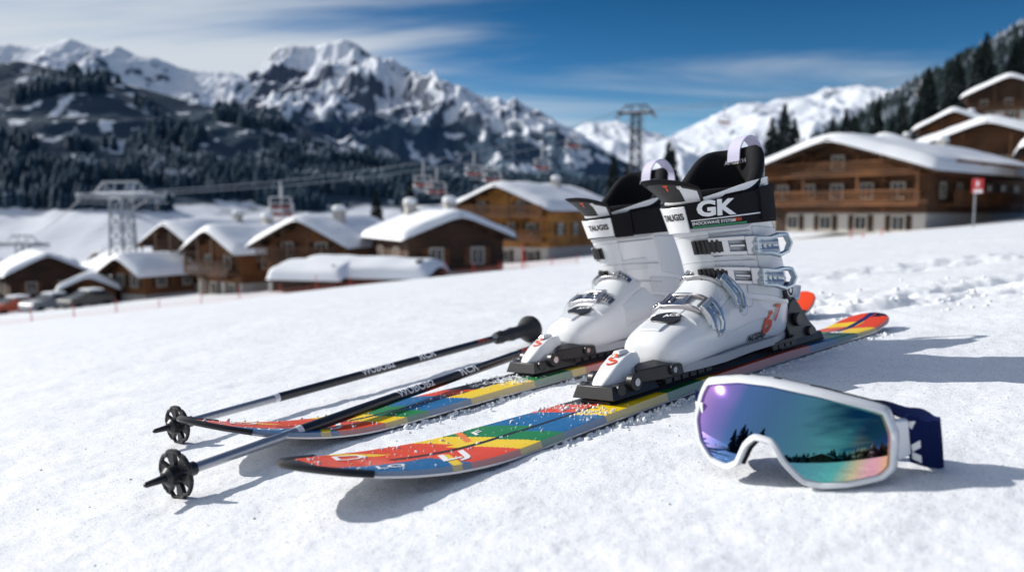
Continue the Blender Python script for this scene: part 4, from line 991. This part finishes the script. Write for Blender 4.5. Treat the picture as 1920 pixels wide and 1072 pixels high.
for v in bm.verts: v.co.y=wy(v.co.x,v.co.z)-.0012
bmesh.ops.recalc_face_normals(bm,faces=bm.faces)
me=bpy.data.meshes.new('lens');bm.to_mesh(me);bm.free()
me.polygons.foreach_set('use_smooth',[True]*len(me.polygons))
if sum(p.normal.y for p in me.polygons)>0: me.flip_normals()
nr=[]
for v in me.vertices:
    x,_,z=v.co;nr.append(Vector((7.4*(x+.002),-1,10.4*(z-.040)+.34)).normalized())
me.normals_split_custom_set_from_vertices(nr)
m,nt,b=nodes('mirror_lens');N=nt.nodes;L=nt.links
tc=N.new('ShaderNodeTexCoord');sp_=N.new('ShaderNodeSeparateXYZ');L.new(tc.outputs['Object'],sp_.inputs[0])
wn=N.new('ShaderNodeTexNoise');wn.inputs['Scale'].default_value=14;L.new(tc.outputs['Object'],wn.inputs['Vector'])
ma=N.new('ShaderNodeMath');ma.operation='MULTIPLY_ADD';ma.inputs[1].default_value=5.0;ma.inputs[2].default_value=.52;L.new(sp_.outputs[0],ma.inputs[0])
m2=N.new('ShaderNodeMath');m2.operation='MULTIPLY_ADD';m2.inputs[1].default_value=-2.6;L.new(sp_.outputs[2],m2.inputs[0]);L.new(ma.outputs[0],m2.inputs[2])
m3_=N.new('ShaderNodeMath');m3_.operation='MULTIPLY_ADD';m3_.inputs[1].default_value=.22;L.new(wn.outputs['Fac'],m3_.inputs[0]);L.new(m2.outputs[0],m3_.inputs[2])
r=N.new('ShaderNodeValToRGB');cr_=r.color_ramp
cr_.elements[0].position=0;cr_.elements[0].color=(.60,.28,.80,1);cr_.elements[1].position=1;cr_.elements[1].color=(.85,.45,.16,1)
for p,c in((.08,(.30,.18,.66,1)),(.20,(.03,.14,.42,1)),(.40,(.010,.13,.30,1)),(.62,(.010,.20,.27,1)),(.78,(.02,.34,.31,1)),(.87,(.50,.44,.22,1)),(.94,(.82,.34,.42,1))):
    el=cr_.elements.new(p);el.color=c
L.new(m3_.outputs[0],r.inputs[0]);L.new(r.outputs[0],b.inputs['Base Color']);b.inputs['Metallic'].default_value=1;b.inputs['Roughness'].default_value=.045
b.inputs['Coat Weight'].default_value=1;b.inputs['Coat Roughness'].default_value=.02;b.inputs['Coat IOR'].default_value=1.75
me.materials.append(m);lo_=bpy.data.objects.new('lens',me);COL.objects.link(lo_);lo_.parent=e
og=MB()
og.loft([[Vector((.078,.030,.020)),Vector((.078,.030,.052)),Vector((.078,.042,.052)),Vector((.078,.042,.020))],[Vector((.090,.038,.016)),Vector((.090,.038,.052)),Vector((.090,.050,.052)),Vector((.090,.050,.016))],[Vector((.098,.052,.018)),Vector((.098,.052,.050)),Vector((.094,.060,.050)),Vector((.094,.060,.018))]])
og.obj('strap_mount',M_white,e,bevel=.0015)
og=MB()
og.loft([[Vector((-.088,.034,.035)),Vector((-.088,.034,.066)),Vector((-.088,.044,.066)),Vector((-.088,.044,.035))],[Vector((-.100,.046,.033)),Vector((-.100,.046,.066)),Vector((-.096,.056,.064)),Vector((-.096,.056,.035))]])
og.obj('strap_mount',M_white,e,bevel=.0015)
stp=MB();rings=[];fine=crv([(-.098,.050,.030),(-.104,.068,.028),(-.096,.086,.022),(-.066,.098,.020),(-.020,.104,.018),(.034,.102,.016),(.074,.098,.012),(.100,.092,.008),(.116,.083,.004),(.121,.074,.002),(.118,.066,.002),(.108,.060,.005),(.096,.056,.010)])
for k,p in enumerate(fine):
    a=fine[max(k-1,0)];b_=fine[min(k+1,len(fine)-1)];t=(b_-a);t.z=0;t.normalize();nn_=Vector((-t.y,t.x,0))*.0014
    up=Vector((0,0,.044))
    wv=Vector((0,0,.0012*math.sin(k*.9)))
    rings.append([p+nn_,p+nn_*1.2+up*.5,p+nn_+up+wv,p-nn_+up+wv,p-nn_*1.2+up*.5,p-nn_])
stp.loft(rings);so=stp.obj('strap',M_navy,e,angle=50)
tb=bvh_of(so)
decal('7',.036,(.105,.02,.032),(1,.45,0),(0,0,1),tb,M_txtw,so,off=.0006,bold=.06,sx=1.1)
decal('<',.032,(.114,.02,.018),(1,.45,0),(0,0,1),tb,M_txtw,so,off=.0006,bold=.06,sx=.8)
# ================================================================== SNOW CRUMBS
def crumbs(name,pts,label):
    ico=bmesh.new();bmesh.ops.create_icosphere(ico,subdivisions=1,radius=1);bv=np.array([v.co for v in ico.verts]);bf=[[v.index for v in f.verts] for f in ico.faces];ico.free()
    V=[];F=[]
    for (p,r) in pts:
        o=len(V);sc=RNG.uniform(.6,1.2,3)*r
        for q in bv*(1+.35*(RNG.random((len(bv),1))-.5))*sc: V.append((p[0]+q[0],p[1]+q[1],p[2]+q[2]))
        F+=[[a+o for a in f] for f in bf]
    me=bpy.data.meshes.new(name);me.from_pydata(V,[],F);me.materials.append(M_snow2);me.polygons.foreach_set('use_smooth',[True]*len(F))
    o=bpy.data.objects.new(name,me);COL.objects.link(o);o['kind']='stuff';o['label']=label;o['category']='snow';return o
pts=[]
for (o0,hd,bx,tl) in((R0,HEADR,0,.38),(L0,HEAD,BL,.545)):
    M=slopeM(*o0,hd,0)
    for k in range(420):
        x=random.gauss(.46+bx,.020) if k<260 else random.uniform(.45,.83);w=hwid(x,tl);y=random.uniform(-w*.95,w*.95);r=abs(random.gauss(0,.0009))+.0003
        pts.append((M@Vector((x,y,zsk(x,tl)+thick(x)+r*.3)),r))
    for k in range(1300):
        x=random.uniform(-tl+.10,.62);sd=random.choice((-1,1));y=sd*(hwid(x,tl)+abs(random.gauss(0,.012)));r=abs(random.gauss(0,.0018))+.0006
        pts.append((M@Vector((x,y,-.001)),r))
for k in range(800):
    x=random.uniform(.5,3.6);y=1.98+.1*(x-.6)+random.gauss(0,.16);r=abs(random.gauss(0,.004))+.0015
    pts.append((Vector((x,y,float(G(x,y,True)))),r))
for k in range(900):
    t=random.uniform(.55,2.6);u=random.uniform(-.66,.66);x=u*t;y=t;r=abs(random.gauss(0,.0006))+.0003
    pts.append((Vector((x,y,float(G(x,y,True)))),r))
crumbs('snow_crumbs',pts,'loose snow crumbs scattered over the skis and trampled snow')
# ================================================================== LIGHT, SKY, CAMERA
EL=rad(29);az=Vector((-.91,.41))
az.normalize()
sd=Vector((az.x*math.cos(EL),az.y*math.cos(EL),math.sin(EL)))
sl=bpy.data.lights.new('sun','SUN');sl.energy=4.6;sl.angle=rad(.5);sl.color=(1,.95,.89);so_=bpy.data.objects.new('sun',sl);COL.objects.link(so_);so_.rotation_euler=(-sd).to_track_quat('-Z','Y').to_euler()
w=bpy.data.worlds.new('World');scene.world=w;w.use_nodes=True;nt=w.node_tree;N=nt.nodes;L=nt.links
bg=N['Background'];bg.inputs[1].default_value=.12
sk=N.new('ShaderNodeTexSky');sk.sky_type='NISHITA';sk.sun_disc=False;sk.sun_elevation=EL;sk.sun_rotation=math.atan2(az.x,az.y)%(2*math.pi);sk.altitude=1500;sk.air_density=1.0;sk.dust_density=.3;sk.ozone_density=2.0
tc=N.new('ShaderNodeTexCoord');se=N.new('ShaderNodeSeparateXYZ');L.new(tc.outputs['Generated'],se.inputs[0])
az_=N.new('ShaderNodeMath');az_.operation='ADD';az_.inputs[1].default_value=.12;L.new(se.outputs[2],az_.inputs[0])
dx=N.new('ShaderNodeMath');dx.operation='DIVIDE';L.new(se.outputs[0],dx.inputs[0]);L.new(az_.outputs[0],dx.inputs[1])
dy=N.new('ShaderNodeMath');dy.operation='DIVIDE';L.new(se.outputs[1],dy.inputs[0]);L.new(az_.outputs[0],dy.inputs[1])
cb=N.new('ShaderNodeCombineXYZ');L.new(dx.outputs[0],cb.inputs[0]);L.new(dy.outputs[0],cb.inputs[1])
mp=N.new('ShaderNodeMapping');mp.inputs['Scale'].default_value=(.40,1.1,1);mp.inputs['Rotation'].default_value=(0,0,rad(22));mp.inputs['Location'].default_value=(2.3,.4,0);L.new(cb.outputs[0],mp.inputs[0])
cn=N.new('ShaderNodeTexNoise');cn.inputs['Scale'].default_value=.8;cn.inputs['Detail'].default_value=9;cn.inputs['Roughness'].default_value=.54;cn.inputs['Distortion'].default_value=.6;L.new(mp.outputs[0],cn.inputs['Vector'])
bi=N.new('ShaderNodeMath');bi.operation='MULTIPLY_ADD';bi.inputs[1].default_value=-.46;L.new(se.outputs[0],bi.inputs[0]);L.new(cn.outputs['Fac'],bi.inputs[2])
lo2=N.new('ShaderNodeMapRange');lo2.inputs[1].default_value=.19;lo2.inputs[2].default_value=.05;lo2.inputs[4].default_value=.20;L.new(se.outputs[2],lo2.inputs[0])
bi2=N.new('ShaderNodeMath');bi2.operation='ADD';L.new(bi.outputs[0],bi2.inputs[0]);L.new(lo2.outputs[0],bi2.inputs[1])
mr=N.new('ShaderNodeMapRange');mr.interpolation_type='SMOOTHSTEP';mr.inputs[1].default_value=.41;mr.inputs[2].default_value=.74;mr.inputs[4].default_value=.92;L.new(bi2.outputs[0],mr.inputs[0])
tr=N.new('ShaderNodeValToRGB');cr_=tr.color_ramp;cr_.elements[0].position=0;cr_.elements[0].color=(.75,.88,.95,1);cr_.elements[1].position=1;cr_.elements[1].color=(.45,.65,.9,1)
for p,c in((.10,(.42,.68,.82,1)),(.18,(.15,.42,.62,1)),(.27,(.06,.29,.46,1)),(.42,(.08,.32,.55,1))):
    el=cr_.elements.new(p);el.color=c
L.new(se.outputs[2],tr.inputs[0])
tint=N.new('ShaderNodeMix');tint.data_type='RGBA';tint.blend_type='MULTIPLY';tint.inputs[0].default_value=1;L.new(sk.outputs[0],tint.inputs[6]);L.new(tr.outputs[0],tint.inputs[7])
cm=N.new('ShaderNodeMix');cm.data_type='RGBA';cm.inputs[7].default_value=(5.6,6.0,6.4,1);L.new(mr.outputs[0],cm.inputs[0]);L.new(tint.outputs[2],cm.inputs[6]);L.new(cm.outputs[2],bg.inputs[0])
cd=bpy.data.cameras.new('camera');co=bpy.data.objects.new('camera',cd);COL.objects.link(co);co.location=(0,0,.2213);co.rotation_euler=(rad(90-5.205),0,0)
cd.lens=28;cd.sensor_width=36;cd.clip_start=.02;cd.clip_end=30000;cd.dof.use_dof=True;cd.dof.focus_distance=.98;cd.dof.aperture_fstop=4.4
scene.camera=co
scene.view_settings.view_transform='Standard';scene.view_settings.look='None';scene.view_settings.exposure=0
